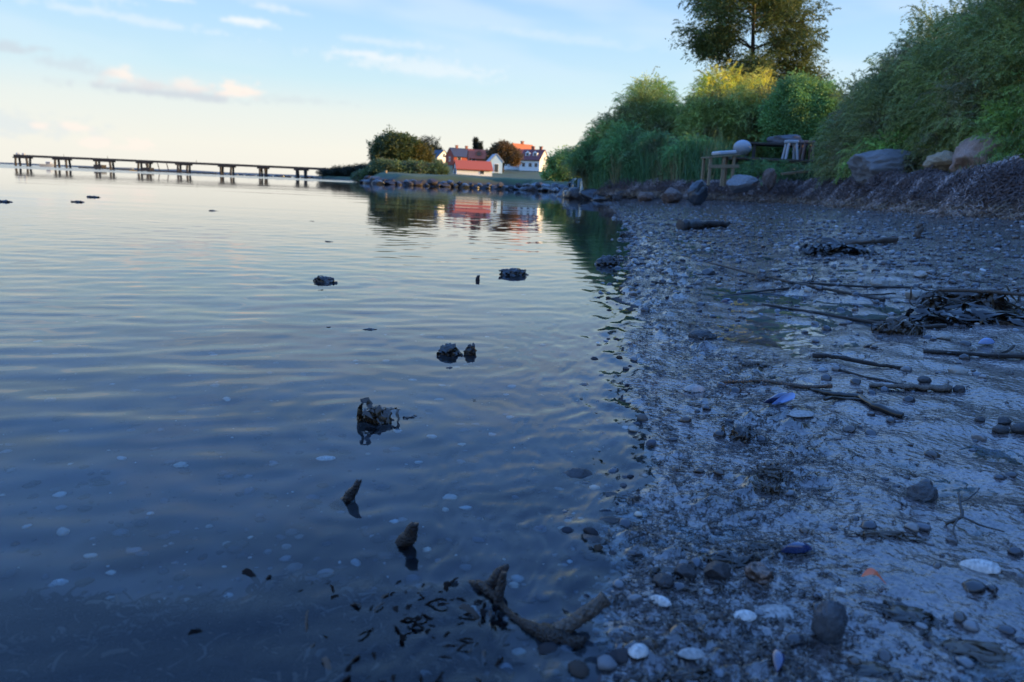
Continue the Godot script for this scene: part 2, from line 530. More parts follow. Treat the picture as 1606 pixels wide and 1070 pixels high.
# ---------------------------------------------------------------- ground and water as sheets whose mesh is finer near the beach
func sheet(radii: PackedFloat32Array, azimuths: PackedFloat32Array, heights: Callable, colours: Callable, keep: Callable, halves := false) -> Array:
	var nr := radii.size()
	var na := azimuths.size()
	var v := PackedVector3Array()
	var n := PackedVector3Array()
	var c := PackedColorArray()
	var f := PackedInt32Array()
	var f2 := PackedInt32Array()
	v.resize(nr * na)
	n.resize(nr * na)
	c.resize(nr * na)
	var ok := PackedByteArray()
	ok.resize(nr * na)
	var sa := PackedFloat32Array()
	var ca := PackedFloat32Array()
	for j in na:
		sa.append(sin(deg_to_rad(azimuths[j])))
		ca.append(cos(deg_to_rad(azimuths[j])))
	for k in nr:
		var r := radii[k]
		for j in na:
			var x := r * sa[j]
			var z := -r * ca[j]
			var i := k * na + j
			ok[i] = 1 if keep.call(x, z) else 0
			v[i] = Vector3(x, heights.call(x, z, r) if ok[i] or halves else 0.0, z)
			c[i] = colours.call(x, z, v[i].y) if ok[i] or halves else Color.WHITE
	for k in nr:
		for j in na:
			var i := k * na + j
			var du := v[mini(k + 1, nr - 1) * na + j] - v[maxi(k - 1, 0) * na + j]
			var dv := v[k * na + (j + 1 if j < na - 1 else 1)] - v[k * na + (j - 1 if j > 0 else na - 2)]
			n[i] = dv.cross(du).normalized()
	for k in nr - 1:
		for j in na - 1:
			var a := k * na + j
			var b := a + na
			if halves and not ok[a]:
				f2.append(a); f2.append(b); f2.append(b + 1)
				f2.append(a); f2.append(b + 1); f2.append(a + 1)
				continue
			if not (ok[a] or ok[b] or ok[a + 1] or ok[b + 1]): continue
			f.append(a); f.append(b); f.append(b + 1)
			f.append(a); f.append(b + 1); f.append(a + 1)
	var mid := v.size()
	v.append(Vector3(0, heights.call(0.0, 0.0, 0.0), 0))
	n.append(Vector3.UP)
	c.append(c[0])
	if radii[0] < 1.0:
		for j in na - 1:
			f.append(mid); f.append(j); f.append(j + 1)
	var made := []
	for faces in [f, f2]:
		if faces.size() == 0: continue
		var arr := []
		arr.resize(Mesh.ARRAY_MAX)
		arr[Mesh.ARRAY_VERTEX] = v
		arr[Mesh.ARRAY_NORMAL] = n
		arr[Mesh.ARRAY_COLOR] = c
		arr[Mesh.ARRAY_INDEX] = faces
		var m := ArrayMesh.new()
		m.add_surface_from_arrays(Mesh.PRIMITIVE_TRIANGLES, arr)
		made.append(m)
	return made

func spaced(from: float, to: float, ratio: float) -> PackedFloat32Array:
	var out := PackedFloat32Array()
	var r := from
	while r < to:
		out.append(r)
		r *= ratio
	out.append(to)
	return out

func turned(fine: float) -> PackedFloat32Array:
	var out := PackedFloat32Array()
	var a := -180.0
	while a < 180.0 - 0.01:
		out.append(a)
		var q := absf(a + 0.01)
		a += 6.0 if q > 75.0 else (1.0 if q > 42.0 else fine)
	out.append(180.0)
	return out

var rings := []  # little ripples that spread from things standing in the water: place, strength, wavelength, reach
func wave(x: float, z: float, r: float) -> float:
	var ds := -shore_in(x, z)
	var film := 0.0
	if ds < 0.0:
		film = base_height(x, z) + (lerpf(-0.0028, -0.0012, smoothstep(0.12, 0.34, -ds)) - 0.006 * smoothstep(0.4, 0.8, -ds) - 0.004 * clampf((-ds - 0.7) / 2.0, 0.0, 1.0)) * minf(1.0, -ds * 20.0)
	var calm := 1.0 / (1.0 + pow(r / 3.6, 2.0))
	var shallow := clampf(0.25 + ds * 1.2, 0.12 if ds < -0.1 else 0.3, 1.0)
	var y := film + nz_a.get_noise_2d(x * 0.9 + z * 0.35, z * 2.6 - x * 0.25) * 0.0028 * calm * shallow
	y += nz_b.get_noise_2d(x * 0.16, z * 0.55) * 0.0026 / (1.0 + pow(r / 60.0, 2.0)) * shallow
	if r < 14.0:
		y += nz_b.get_noise_2d(x * 3.4 + z * 0.9, z * 7.5 + x * 1.5) * 0.0020 * shallow * clampf((14.0 - r) / 6.0, 0.0, 1.0)
	if r < 4.0 and ds < 0.7:
		var s := clampf((0.42 - ds) / 0.4, 0.0, 1.0) * clampf((4.0 - r) / 2.0, 0.0, 1.0)
		if s > 0.0:
			var wob := nz_b.get_noise_2d(x * 4.0, z * 3.0) * 0.10
			y += sin((ds + wob) * 78.0) * 0.0008 * s * (0.5 + nz_a.get_noise_2d(x * 3.0, z * 2.0))
			y += nz_b.get_noise_2d((ds + wob) * 26.0, z * 8.0) * 0.0016 * s
			y += nz_b.get_noise_2d(x * 9.0 - z * 5.0, z * 24.0 + x * 8.0) * 0.0013 * s
			# the wavelet that runs up the sand, and the trough behind it
			var lip := nz_b.get_noise_2d(x * 9.0 + 5.0, z * 6.0)
			y += exp(-pow((ds - 0.035 - 0.02 * lip) / 0.018, 2.0)) * 0.0044 * (0.5 + 0.9 * lip) - exp(-pow((ds - 0.085 - 0.025 * lip) / 0.03, 2.0)) * 0.0016
			y += nz_b.get_noise_2d(ds * 70.0, z * 34.0) * 0.0011 * s * s
	if r < 6.0:
		for q in rings:
			var dx: float = x - q[0].x
			var dz: float = z - q[0].y
			var d := sqrt(dx * dx + dz * dz)
			if d < q[3] * 3.0:
				y += sin(d * TAU / q[2]) * q[1] * exp(-d / q[3]) * clampf(d / 0.02, 0.0, 1.0)
	return y

# ---------------------------------------------------------------- plants
# a bush of overlapping rounded masses, filled with sprays; blobs are [centre, radii] in world space
func bush(called: String, label: String, category: String, group: String, base: Vector3, blobs: Array, count: int, sprays: Array, material: Material, tint: Color, size: float, inner := 0.45) -> Node3D:
	var o := thing(called, label, category, base, group)
	var where := []
	var tints := []
	for s in sprays:
		where.append([])
		tints.append([])
	var area := []
	var total := 0.0
	for b in blobs:
		total += b[1].x * b[1].y + b[1].x * b[1].z + b[1].y * b[1].z
		area.append(total)
	for k in count:
		var pick := rnd(0, total)
		var bi := 0
		while area[bi] < pick: bi += 1
		var b = blobs[bi]
		var d := Vector3(rng.randfn(), rng.randfn() * 0.9 + 0.15, rng.randfn()).normalized()
		var lump := nz_a.get_noise_3dv((b[0] + d * b[1]) * 1.1) * 0.42 + nz_b.get_noise_3dv((b[0] + d * b[1]) * 2.2) * 0.12
		var s := (rnd(0.84, 1.02) if rng.randf() > inner else rnd(0.45, 0.86)) + lump
		if rng.randf() < 0.03: s += rnd(0.04, 0.16)
		var p: Vector3 = b[0] + d * b[1] * s
		if p.y < base.y + 0.22 * size: continue
		var deep := false
		for other in blobs:
			if other != b and ((p - other[0]) / other[1]).length() < 0.62: deep = true
		if deep and rng.randf() < 0.75: continue
		var yaw := atan2(-d.z / b[1].z, d.x / b[1].x) + rng.randfn() * 0.6
		var t := Transform3D(Basis(Vector3.UP, yaw) * Basis(Vector3(0, 0, 1), clampf(d.y, -0.3, 1.0) * 0.7 + rng.randfn() * 0.25) * Basis(Vector3(1, 0, 0), rng.randfn() * 0.4), p - base).scaled_local(Vector3.ONE * size * rnd(0.65, 1.25))
		var i := rng.randi_range(0, sprays.size() - 1)
		where[i].append(t)
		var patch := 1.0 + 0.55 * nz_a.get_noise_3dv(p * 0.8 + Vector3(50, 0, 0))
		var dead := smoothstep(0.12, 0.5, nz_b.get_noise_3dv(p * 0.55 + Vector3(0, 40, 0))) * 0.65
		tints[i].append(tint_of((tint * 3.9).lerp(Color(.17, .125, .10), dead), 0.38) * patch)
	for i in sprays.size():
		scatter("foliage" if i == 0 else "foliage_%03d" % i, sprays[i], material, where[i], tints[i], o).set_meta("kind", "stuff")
	var st := MB.new()
	for b in blobs:
		for k in 4:
			var foot := Vector3(b[0].x + rnd(-0.3, 0.3), base.y - 0.1, b[0].z + rnd(-0.3, 0.3)) - base
			var tip: Vector3 = b[0] - base + Vector3(rnd(-0.6, 0.6) * b[1].x, rnd(0.1, 0.7) * b[1].y, rnd(-0.6, 0.6) * b[1].z)
			tube(st, curve(foot, tip, Vector3(rnd(-0.2, 0.2), 0.1, rnd(-0.2, 0.2)), 5, 0.05), ramp_radii(0.035, 0.012, 5), 5)
	part("stems", st.mesh(), mats.bark, o)
	return o

func limb(b: MB, tips: Array, p: Vector3, d: Vector3, length: float, rad: float, depth: int) -> void:
	var end := p + d * length
	var bend := Vector3(rnd(-1, 1), rnd(-0.2, 0.6), rnd(-1, 1)) * length * 0.06
	tube(b, curve(p, end, bend, 5, length * 0.015), ramp_radii(rad, rad * 0.55, 5, 0.06), 6 if depth > 1 else 4)
	if depth == 0:
		tips.append([end, d])
		return
	if depth <= 2: tips.append([p.lerp(end, 0.75), d])
	var n := 3 if depth > 1 else 3
	for k in n:
		var side := d.cross(Vector3(rnd(-1, 1), rnd(-1, 1), rnd(-1, 1))).normalized()
		var q := (d * rnd(0.5, 0.9) + side * rnd(0.5, 0.95) + Vector3(0, rnd(-0.15, 0.3), 0)).normalized()
		limb(b, tips, p.lerp(end, rnd(0.55, 1.0)), q, length * rnd(0.5, 0.75), rad * 0.5, depth - 1)

# a far tree: trunk, some limbs and clumps of leaves round crown lobes given in world space
func far_tree(called: String, label: String, group: String, foot: Vector3, lobes: Array, count: int, sprays: Array, tint: Color, size: float, trunk_r: float) -> void:
	var o := thing(called, label, "tree", foot, group)
	var b := MB.new()
	var top := Vector3.ZERO
	for l in lobes: top += l[0] / lobes.size()
	tube(b, curve(Vector3(0, -0.3, 0), top - foot, Vector3(0.2, 0, 0), 6, 0.05), ramp_radii(trunk_r, trunk_r * 0.45, 6), 7)
	part("trunk", b.mesh(), mats.bark, o)
	var lb := MB.new()
	for l in lobes:
		tube(lb, curve((top - foot) * 0.5, l[0] - foot, Vector3(0, 0.4, 0), 5, 0.05), ramp_radii(trunk_r * 0.5, trunk_r * 0.18, 5), 5)
	part("limbs", lb.mesh(), mats.bark, o)
	var where := []
	var tints := []
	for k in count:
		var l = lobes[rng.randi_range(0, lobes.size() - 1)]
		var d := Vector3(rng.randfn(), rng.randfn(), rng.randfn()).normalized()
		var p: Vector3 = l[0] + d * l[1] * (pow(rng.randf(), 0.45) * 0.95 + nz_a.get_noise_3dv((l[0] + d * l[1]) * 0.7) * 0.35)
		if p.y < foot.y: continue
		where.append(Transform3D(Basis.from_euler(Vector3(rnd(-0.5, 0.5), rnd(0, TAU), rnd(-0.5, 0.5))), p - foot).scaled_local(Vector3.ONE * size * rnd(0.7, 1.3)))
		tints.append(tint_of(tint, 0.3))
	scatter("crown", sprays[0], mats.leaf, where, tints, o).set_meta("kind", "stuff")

# ---------------------------------------------------------------- houses
func gable_body(length: float, depth: float, hw: float, hr: float) -> ArrayMesh:
	var b := MB.new()
	var x := length / 2.0
	var z := depth / 2.0
	b.quad_of(Vector3(-x, 0, z), Vector3(-x, hw, z), Vector3(x, hw, z), Vector3(x, 0, z))
	b.quad_of(Vector3(x, 0, -z), Vector3(x, hw, -z), Vector3(-x, hw, -z), Vector3(-x, 0, -z))
	for s in [-1.0, 1.0]:
		var a := b.vert(Vector3(s * x, 0, z)); var c := b.vert(Vector3(s * x, 0, -z)); var d := b.vert(Vector3(s * x, hw, -z)); var e := b.vert(Vector3(s * x, hr, 0)); var g := b.vert(Vector3(s * x, hw, z))
		b.tri(a, g, e); b.tri(a, e, d); b.tri(a, d, c)
	return b.mesh(false)

# a gabled house, its ridge along its own x; windows are [side, along, low, wide, high] with side "front", "right" or "left"
func house(called: String, label: String, at: Vector3, turn: float, length: float, depth: float, hw: float, hr: float, wall: Material, roof: Material, windows: Array, chimneys: Array, dormers: Array = []) -> Node3D:
	var o := thing(called, label, "house", at, "", turn)
	part("wall", gable_body(length, depth, hw, hr), wall, o)
	var rise := hr - hw
	var slope := atan2(rise, depth / 2.0)
	var long := sqrt(rise * rise + depth * depth / 4.0) + 0.35
	var rf := MB.new()
	for s in [-1.0, 1.0]:
		var t := Transform3D(Basis(Vector3(1, 0, 0), slope * s), Vector3(0, hr + 0.03, 0))
		rf.box(Vector3(-length / 2.0 - 0.12, 0.0, 0.0 if s > 0 else -long), Vector3(length / 2.0 + 0.12, 0.16, long if s > 0 else 0.0), t)
	# courses of tiles, as ridges across the slope
	var roof_o := part("roof", rf.mesh(false), roof, o)
	for c in chimneys:
		var cb := MB.new()
		var y: float = hr - absf(c[1]) * tan(slope)
		cb.box(Vector3(c[0] - 0.28, y - 0.3, c[1] - 0.28), Vector3(c[0] + 0.28, maxf(y + 0.7, hr + 0.55), c[1] + 0.28))
		cb.box(Vector3(c[0] - 0.36, maxf(y + 0.7, hr + 0.55), c[1] - 0.36), Vector3(c[0] + 0.36, maxf(y + 0.7, hr + 0.55) + 0.12, c[1] + 0.36))
		part("chimney", cb.mesh(false), mats.brick, roof_o)
	for d in dormers:
		var y: float = hr - d[1] * tan(slope)
		var db := gable_body(d[1] * 1.1, d[2], d[3], d[3] + 0.45)
		var q := part("dormer", db, wall, roof_o, Vector3(d[0], y - 0.35, d[1] - d[1] * 0.55 + 0.35))
		q.rotation.y = PI / 2
		var wb := MB.new()
		wb.box(Vector3(d[0] - d[2] * 0.3, y + 0.0, d[1] + 0.35), Vector3(d[0] + d[2] * 0.3, y - 0.4 + d[3], d[1] + 0.39))
		part("dormer_window", wb.mesh(false), mats.pane, roof_o)
	for w in windows:
		var fr := MB.new()
		var pn := MB.new()
		var t := Transform3D(Basis(), Vector3(0, 0, depth / 2.0))
		if w[0] == "right": t = Transform3D(Basis(Vector3.UP, PI / 2), Vector3(length / 2.0, 0, 0))
		if w[0] == "left": t = Transform3D(Basis(Vector3.UP, -PI / 2), Vector3(-length / 2.0, 0, 0))
		fr.box(Vector3(w[1] - w[3] / 2.0 - 0.09, w[2] - 0.09, -0.05), Vector3(w[1] + w[3] / 2.0 + 0.09, w[2] + w[4] + 0.09, 0.05), t)
		pn.box(Vector3(w[1] - w[3] / 2.0, w[2], 0.0), Vector3(w[1] + w[3] / 2.0, w[2] + w[4], 0.065), t)
		var wo := part("door" if w.size() > 5 else "window", fr.mesh(false), mats.white_paint if w.size() < 6 else mats.dark_wood, o)
		part("pane" if w.size() < 6 else "panel", pn.mesh(false), mats.pane if w.size() < 6 else mats.dark_wood, wo)
	return o

# ---------------------------------------------------------------- small shore things
func lay(x: float, z: float, up := 0.0) -> Vector3:
	return Vector3(x, height(x, z) + up, z)

func pebble_thing(called: String, label: String, category: String, group: String, x: float, z: float, radii: Vector3, seed_: int, material: Material, sunk := 0.35, turn := 0.0, level := 3) -> Node3D:
	var o := part(called, stone_mesh(radii, seed_, level), material)
	o.position = lay(x, z, radii.y * (1.0 - 2.0 * sunk))
	o.rotation.y = turn
	tag(o, label, category, group)
	return o

func stick_thing(called: String, label: String, category: String, group: String, pts2: Array, r0: float, r1: float, lift: Array, material: Material, forks: Array = [], flat := 1.0) -> Node3D:
	# pts2: ground points of the stick; lift: how far each lies above the ground
	if called not in ["log", "stump", "driftwood_plank"]:
		r0 *= 0.68
		r1 *= 0.68
	var base := lay(pts2[0].x, pts2[0].y)
	var o := thing(called, label, category, base, group)
	var key := []
	for i in pts2.size():
		key.append(lay(pts2[i].x, pts2[i].y, lift[i] + r0 * 0.6) - base)
	var pts := []
	for i in key.size() - 1:
		for k in 5:
			var p: Vector3 = key[i].lerp(key[i + 1], k / 5.0)
			pts.append(p + Vector3(rnd(-1, 1), rnd(-0.5, 0.5), rnd(-1, 1)) * r0 * 0.35)
	pts.append(key[-1])
	var b := MB.new()
	tube(b, pts, ramp_radii(r0, r1, pts.size(), 0.16), 8, 0.35, flat)
	part("stem", b.mesh(), material, o)
	for fk in forks:
		var fb := MB.new()
		var p0: Vector3 = pts[int(fk[0] * (pts.size() - 1))]
		tube(fb, curve(p0, p0 + fk[1], fk[1].cross(Vector3.UP) * 0.12, 6, r1 * 0.3), ramp_radii(r0 * 0.6, r1 * 0.5, 6, 0.15), 6, 0.3)
		part("twig", fb.mesh(), material, o)
	return o

func weed_clump(called: String, label: String, group: String, at: Vector3, size: Vector3, fronds: int, material: Material, seed_: int, width := 0.006, core := 0.7) -> Node3D:
	var o := thing(called, label, "seaweed", at, group)
	rng.seed = seed_
	if core > 0.0:
		part("tangle", stone_mesh(size * core * Vector3(0.46, 0.55, 0.46), seed_, 3, 9, 0.35), material, o, Vector3(0, size.y * 0.08, 0))
	for k in fronds:
		var b := MB.new()
		for q in (9 if size.x > 0.15 else 4):
			var a := rnd(0, TAU)
			var p0 := Vector3(cos(a) * size.x * rnd(0.1, 0.5), -0.006, sin(a) * size.z * rnd(0.1, 0.5))
			var a2 := a + rnd(1.2, 4.5)
			var p1 := Vector3(cos(a2) * size.x * rnd(0.25, 0.62), -0.004, sin(a2) * size.z * rnd(0.25, 0.62))
			strap(b, curve(p0, p1, Vector3(rnd(-0.25, 0.25) * size.x, size.y * rnd(0.15, 0.85) * (0.7 if q else 1.0), rnd(-0.25, 0.25) * size.z), 12, size.y * 0.06), width * rnd(0.6, 1.3))
		part("frond", b.mesh(), material, o)
	return o

func shell_thing(called: String, label: String, category: String, group: String, x: float, z: float, length: float, width: float, high: float, pointed: float, ribs: int, turn: float, tilt: float, material: Material, up := 0.0, flip := false) -> Node3D:
	var o := part(called, valve_mesh(length, width, high, pointed, ribs, flip, int(x * 991)), material)
	o.position = lay(x, z, up)
	o.rotation = Vector3(tilt, turn, tilt * 0.4)
	tag(o, label, category, group)
	return o

# ---------------------------------------------------------------- the scene
func _ready() -> void:
	# camera
	var cam := Camera3D.new()
	cam.name = "camera"
	var roll := deg_to_rad(2.5)
	var pitch := atan(242.8 / 1160.0)
	var fwd := Vector3(0, -sin(pitch), -cos(pitch))
	var up0 := Vector3(0, cos(pitch), -sin(pitch))
	var right := Vector3(cos(roll), 0, 0) + up0 * sin(roll)
	var up := up0 * cos(roll) - Vector3(sin(roll), 0, 0)
	cam.transform = Transform3D(Basis(right, up, -fwd), Vector3(0, 0.42, 0))
	cam.fov = 49.52
	cam.near = 0.05
	cam.far = 8000.0
	var lens := CameraAttributesPhysical.new()
	lens.frustum_focal_length = 12.0 / tan(deg_to_rad(49.52 / 2.0))
	lens.frustum_focus_distance = 1.75
	lens.frustum_near = 0.05
	lens.frustum_far = 8000.0
	lens.exposure_aperture = 7.0
	cam.attributes = lens
	add_child(cam)
	# sky, sun, exposure
	var env := Environment.new()
	env.background_mode = Environment.BG_SKY
	var sky := Sky.new()
	var pano := PanoramaSkyMaterial.new()
	pano.panorama = sky_panorama()
	sky.sky_material = pano
	env.sky = sky
	env.tonemap_mode = Environment.TONE_MAPPER_LINEAR
	env.tonemap_exposure = 2.1
	env.sdfgi_enabled = true
	env.ssao_enabled = true
	env.ssil_enabled = true
	var we := WorldEnvironment.new()
	we.name = "sky_environment"
	we.environment = env
	add_child(we)
	var sun := DirectionalLight3D.new()
	sun.name = "sun"
	sun.light_energy = 1.25
	sun.light_color = Color(1.0, 0.82, 0.50)
	sun.light_angular_distance = 0.5
	sun.shadow_enabled = true
	var saz := deg_to_rad(99.0)
	var sel := deg_to_rad(9.5)
	var to_sun := Vector3(sin(saz) * cos(sel), sin(sel), -cos(saz) * cos(sel))
	sun.transform = Transform3D(Basis.looking_at(-to_sun, Vector3.UP), Vector3(0, 50, 0))
	add_child(sun)

	rng.seed = 11
	nz_a.seed = 3; nz_a.frequency = 1.0; nz_a.fractal_octaves = 3
	nz_b.seed = 8; nz_b.frequency = 1.0; nz_b.fractal_octaves = 2
	nz_c.seed = 14; nz_c.frequency = 1.0; nz_c.fractal_octaves = 2
	make_materials()
	ground()
	far_shore()
	right_bank()
	plants()
	beach_things()
	water_things()
	litter()

func make_materials() -> void:
	var grain := noise_tex(1024, 0.02, FastNoiseLite.TYPE_SIMPLEX_SMOOTH, [], 5, false, 2)
	var fine := noise_tex(512, 0.06, FastNoiseLite.TYPE_SIMPLEX, [], 4, false, 4)
	var speck := noise_tex(512, 0.08, FastNoiseLite.TYPE_SIMPLEX, [[0.2, 0.45], [0.5, 0.85], [0.8, 1.0]], 4, false, 6)
	var wet_rough := noise_tex(1024, 0.012, FastNoiseLite.TYPE_SIMPLEX_SMOOTH, [[0.3, 0.25], [0.55, 0.55], [0.75, 1.0]], 5, false, 7)
	var streak := noise_tex(512, 0.03, FastNoiseLite.TYPE_PERLIN, [[0.2, 0.5], [0.8, 1.0]], 5, false, 9)
	var mottle := noise_tex(512, 0.012, FastNoiseLite.TYPE_SIMPLEX_SMOOTH, [[0.25, 0.7], [0.5, 0.92], [0.7, 1.0]], 5, false, 16)
	var m := mat("sand", Color.WHITE, 0.19, 0.75)
	m.vertex_color_use_as_albedo = true
	tri_map(m, 2.3, true)
	m.roughness_texture = wet_rough
	m.albedo_texture = noise_tex(1024, 0.05, FastNoiseLite.TYPE_SIMPLEX, [[0.2, 0.55], [0.5, 0.85], [0.85, 1.0]], 5, false, 12)
	relief(m, grain, 0.22)
	m = mat("seabed", Color.WHITE, 0.9, 0.1)
	m.vertex_color_use_as_albedo = true
	m = mat("sunken", Color.WHITE, 0.8, 0.15)
	m.vertex_color_use_as_albedo = true
	m = mat("water", Color(0.62, 0.82, 0.96), 0.03, 0.5)
	m.transparency = BaseMaterial3D.TRANSPARENCY_ALPHA
	m.albedo_color.a = 0.0
	m.refraction_enabled = true
	m.refraction_scale = 0.033
	m = m.duplicate()
	m.resource_name = "open_water"
	m.roughness = 0.16
	mats["open_water"] = m
	for q in [["grey_stone", Color(.30, .31, .33), .6], ["pink_stone", Color(.62, .42, .34), .65], ["tan_stone", Color(.58, .46, .31), .65], ["brown_stone", Color(.23, .16, .13), .6], ["dull_stone", Color(.06, .058, .064), .7], ["dark_brown_stone", Color(.055, .042, .040), .7], ["dark_stone", Color(.035, .034, .038), .3], ["wet_stone", Color(.06, .07, .085), .16], ["pale_stone", Color(.42, .40, .36), .5]]:
		m = mat(q[0], q[1], q[2])
		tri_map(m, 2.0 if q[0] in ["grey_stone", "pink_stone", "tan_stone", "brown_stone"] else 24.0)
		m.albedo_texture = speck
		relief(m, fine, 2.0 if q[2] > 0.5 else 0.1)
	m = mat("pebbles", Color.WHITE, 0.18)
	m.vertex_color_use_as_albedo = true
	m = mat("driftwood", Color(.026, .018, .013), 0.3)
	tri_map(m, 14.0); m.albedo_texture = streak; relief(m, grain, 0.6)
	m = mat("pale_driftwood", Color(.125, .092, .066), 0.4)
	tri_map(m, 12.0); m.albedo_texture = streak; relief(m, grain, 0.5)
	m = mat("weed", Color(.016, .012, .009), 0.22)
	m = mat("brown_weed", Color(.04, .026, .014), 0.28)
	m = mat("dry_weed", Color.WHITE, 0.7)
	m.vertex_color_use_as_albedo = true
	m.backlight_enabled = true
	m.backlight = Color(.25, .25, .25)
	m = mat("litter", Color.WHITE, 0.35)
	m.vertex_color_use_as_albedo = true
	m = mat("shell", Color(.52, .51, .49), 0.4)
	tri_map(m, 30.0); m.albedo_texture = mottle; relief(m, fine, 0.05)
	m = mat("dull_shell", Color(.30, .29, .28), 0.4)
	tri_map(m, 24.0); m.albedo_texture = mottle; relief(m, fine, 0.05)
	m = mat("mussel", Color(.025, .05, .17), 0.16)
	tri_map(m, 60.0); m.albedo_texture = streak
	m.clearcoat_enabled = true
	m.clearcoat_roughness = 0.1
	m = mat("mussel_inside", Color(.17, .25, .44), 0.18)
	m = mat("orange_leaf", Color(.55, .10, .03), 0.45)
	m = mat("leaf", Color.WHITE, 0.5, 0.4)
	m.vertex_color_use_as_albedo = true
	m.backlight_enabled = true
	m.backlight = Color(.85, .85, .68)
	m = mat("bark", Color(.07, .05, .035), 0.85)
	m = mat("grass", Color.WHITE, 0.6)
	m.vertex_color_use_as_albedo = true
	m.backlight_enabled = true
	m.backlight = Color(.5, .5, .4)
	m = mat("land", Color.WHITE, 0.9)
	m.vertex_color_use_as_albedo = true
	m = mat("white_paint", Color(.74, .74, .72), 0.6)
	m = mat("blue_paint", Color(.42, .58, .68), 0.6)
	m = mat("red_tile", Color(.42, .085, .035), 0.75)
	m = mat("orange_tile", Color(.52, .15, .04), 0.75)
	m = mat("dark_red_tile", Color(.17, .05, .045), 0.75)
	m = mat("slate", Color(.045, .05, .065), 0.6)
	m = mat("brick", Color(.28, .10, .06), 0.85)
	m = mat("red_wall", Color(.36, .07, .04), 0.8)
	m = mat("dark_wood", Color(.03, .026, .022), 0.75)
	m = mat("pier_wood", Color(.035, .032, .03), 0.8)
	m = mat("pane", Color(.04, .05, .06), 0.08)
	m = mat("pale_wood", Color(.40, .30, .18), 0.6)
	tri_map(m, 6.0); m.albedo_texture = streak
	m = mat("white_plastic", Color(.36, .39, .43), 0.45)
	m = mat("buoy", Color(.26, .29, .33), 0.5)
	m = mat("tarp", Color(.07, .075, .09), 0.6)
	m = mat("stool_brown", Color(.16, .10, .09), 0.6)
	m = mat("yellow_paint", Color(.55, .42, .10), 0.5)
	m = mat("red_paint", Color(.45, .05, .03), 0.5)
	m = mat("blue_cloth", Color(.12, .20, .40), 0.7)

func ground() -> void:
	var fine_az := turned(0.22)
	var floor_halves := sheet(spaced(0.3, 6000.0, 1.0105), fine_az, func(x, z, r): return height(x, z, r), func(x, z, y): return ground_colour(x, z, y), func(x, z): return shore_in(x, z) > -0.015, true)
	var o := part("seabed", floor_halves[1], mats.seabed)
	tag(o, "", "", "", "structure")
	o = part("ground", floor_halves[0], mats.sand)
	tag(o, "", "", "", "structure")
	rings = [[Vector2(-.234, -1.261), .0006, .06, .22], [Vector2(-.15, -1.81), .0005, .07, .25], [Vector2(-.2, -.93), .0006, .05, .09], [Vector2(-.107, -.80), .0006, .045, .08], [Vector2(0, -.69), .0006, .04, .06], [Vector2(.06, -.62), .0007, .035, .07], [Vector2(-.77, -3.04), .0007, .11, .3], [Vector2(0, -3.58), .0007, .11, .3]]
	var near := spaced(0.3, 60.0, 1.0105)
	near.append_array(spaced(62.0, 96.0, 1.03))
	var wet := func(x, z): return shore_in(x, z) < 0.9 or (shore_in(x, z) < 3.2 and bank_in(x, z) < -0.5)
	var flat := func(_x, _z, _y): return Color.WHITE
	o = part("water", sheet(near, fine_az, func(x, z, r): return wave(x, z, r), flat, wet)[0], mats.water)
	tag(o, "", "", "", "structure")
	# beyond the bay the breeze ruffles the surface
	o = part("open_water", sheet(spaced(96.0, 6000.0, 1.03), fine_az, func(x, z, r): return wave(x, z, r), flat, wet)[0], mats.open_water)
	tag(o, "", "", "", "structure")

func ground_colour(x: float, z: float, _y: float) -> Color:
	var ds := shore_in(x, z)
	var n := nz_a.get_noise_2d(x * 1.7 + 30.0, z * 1.7)
	var n2 := nz_b.get_noise_2d(x * 9.0, z * 9.0 + 17.0)
	if ds <= 0.0:
		var k := (1.0 + 0.35 * n + 0.4 * n2) * (1.0 - 0.55 * smoothstep(0.0, 0.35, nz_a.get_noise_2d(x * 2.6 + 70.0, z * 3.4)))
		return Color(.066 * k, .056 * k, .054 * k)
	var db := bank_in(x, z)
	if db < 0.0:
		var t := ds / (ds - db)
		var dry := smoothstep(0.25, 0.8, t)
		var k := 1.0 + 0.3 * n + 0.35 * n2
		return Color(lerpf(.158, .185, dry) * k, lerpf(.130, .158, dry) * k, lerpf(.125, .154, dry) * k).lerp(Color(.035, .026, .023), smoothstep(0.08, 0.42, weed_mat(x, z, ds, sqrt(x * x + z * z))) * 0.9)
	return Color(.06 + .03 * n, .075 + .03 * n, .035)

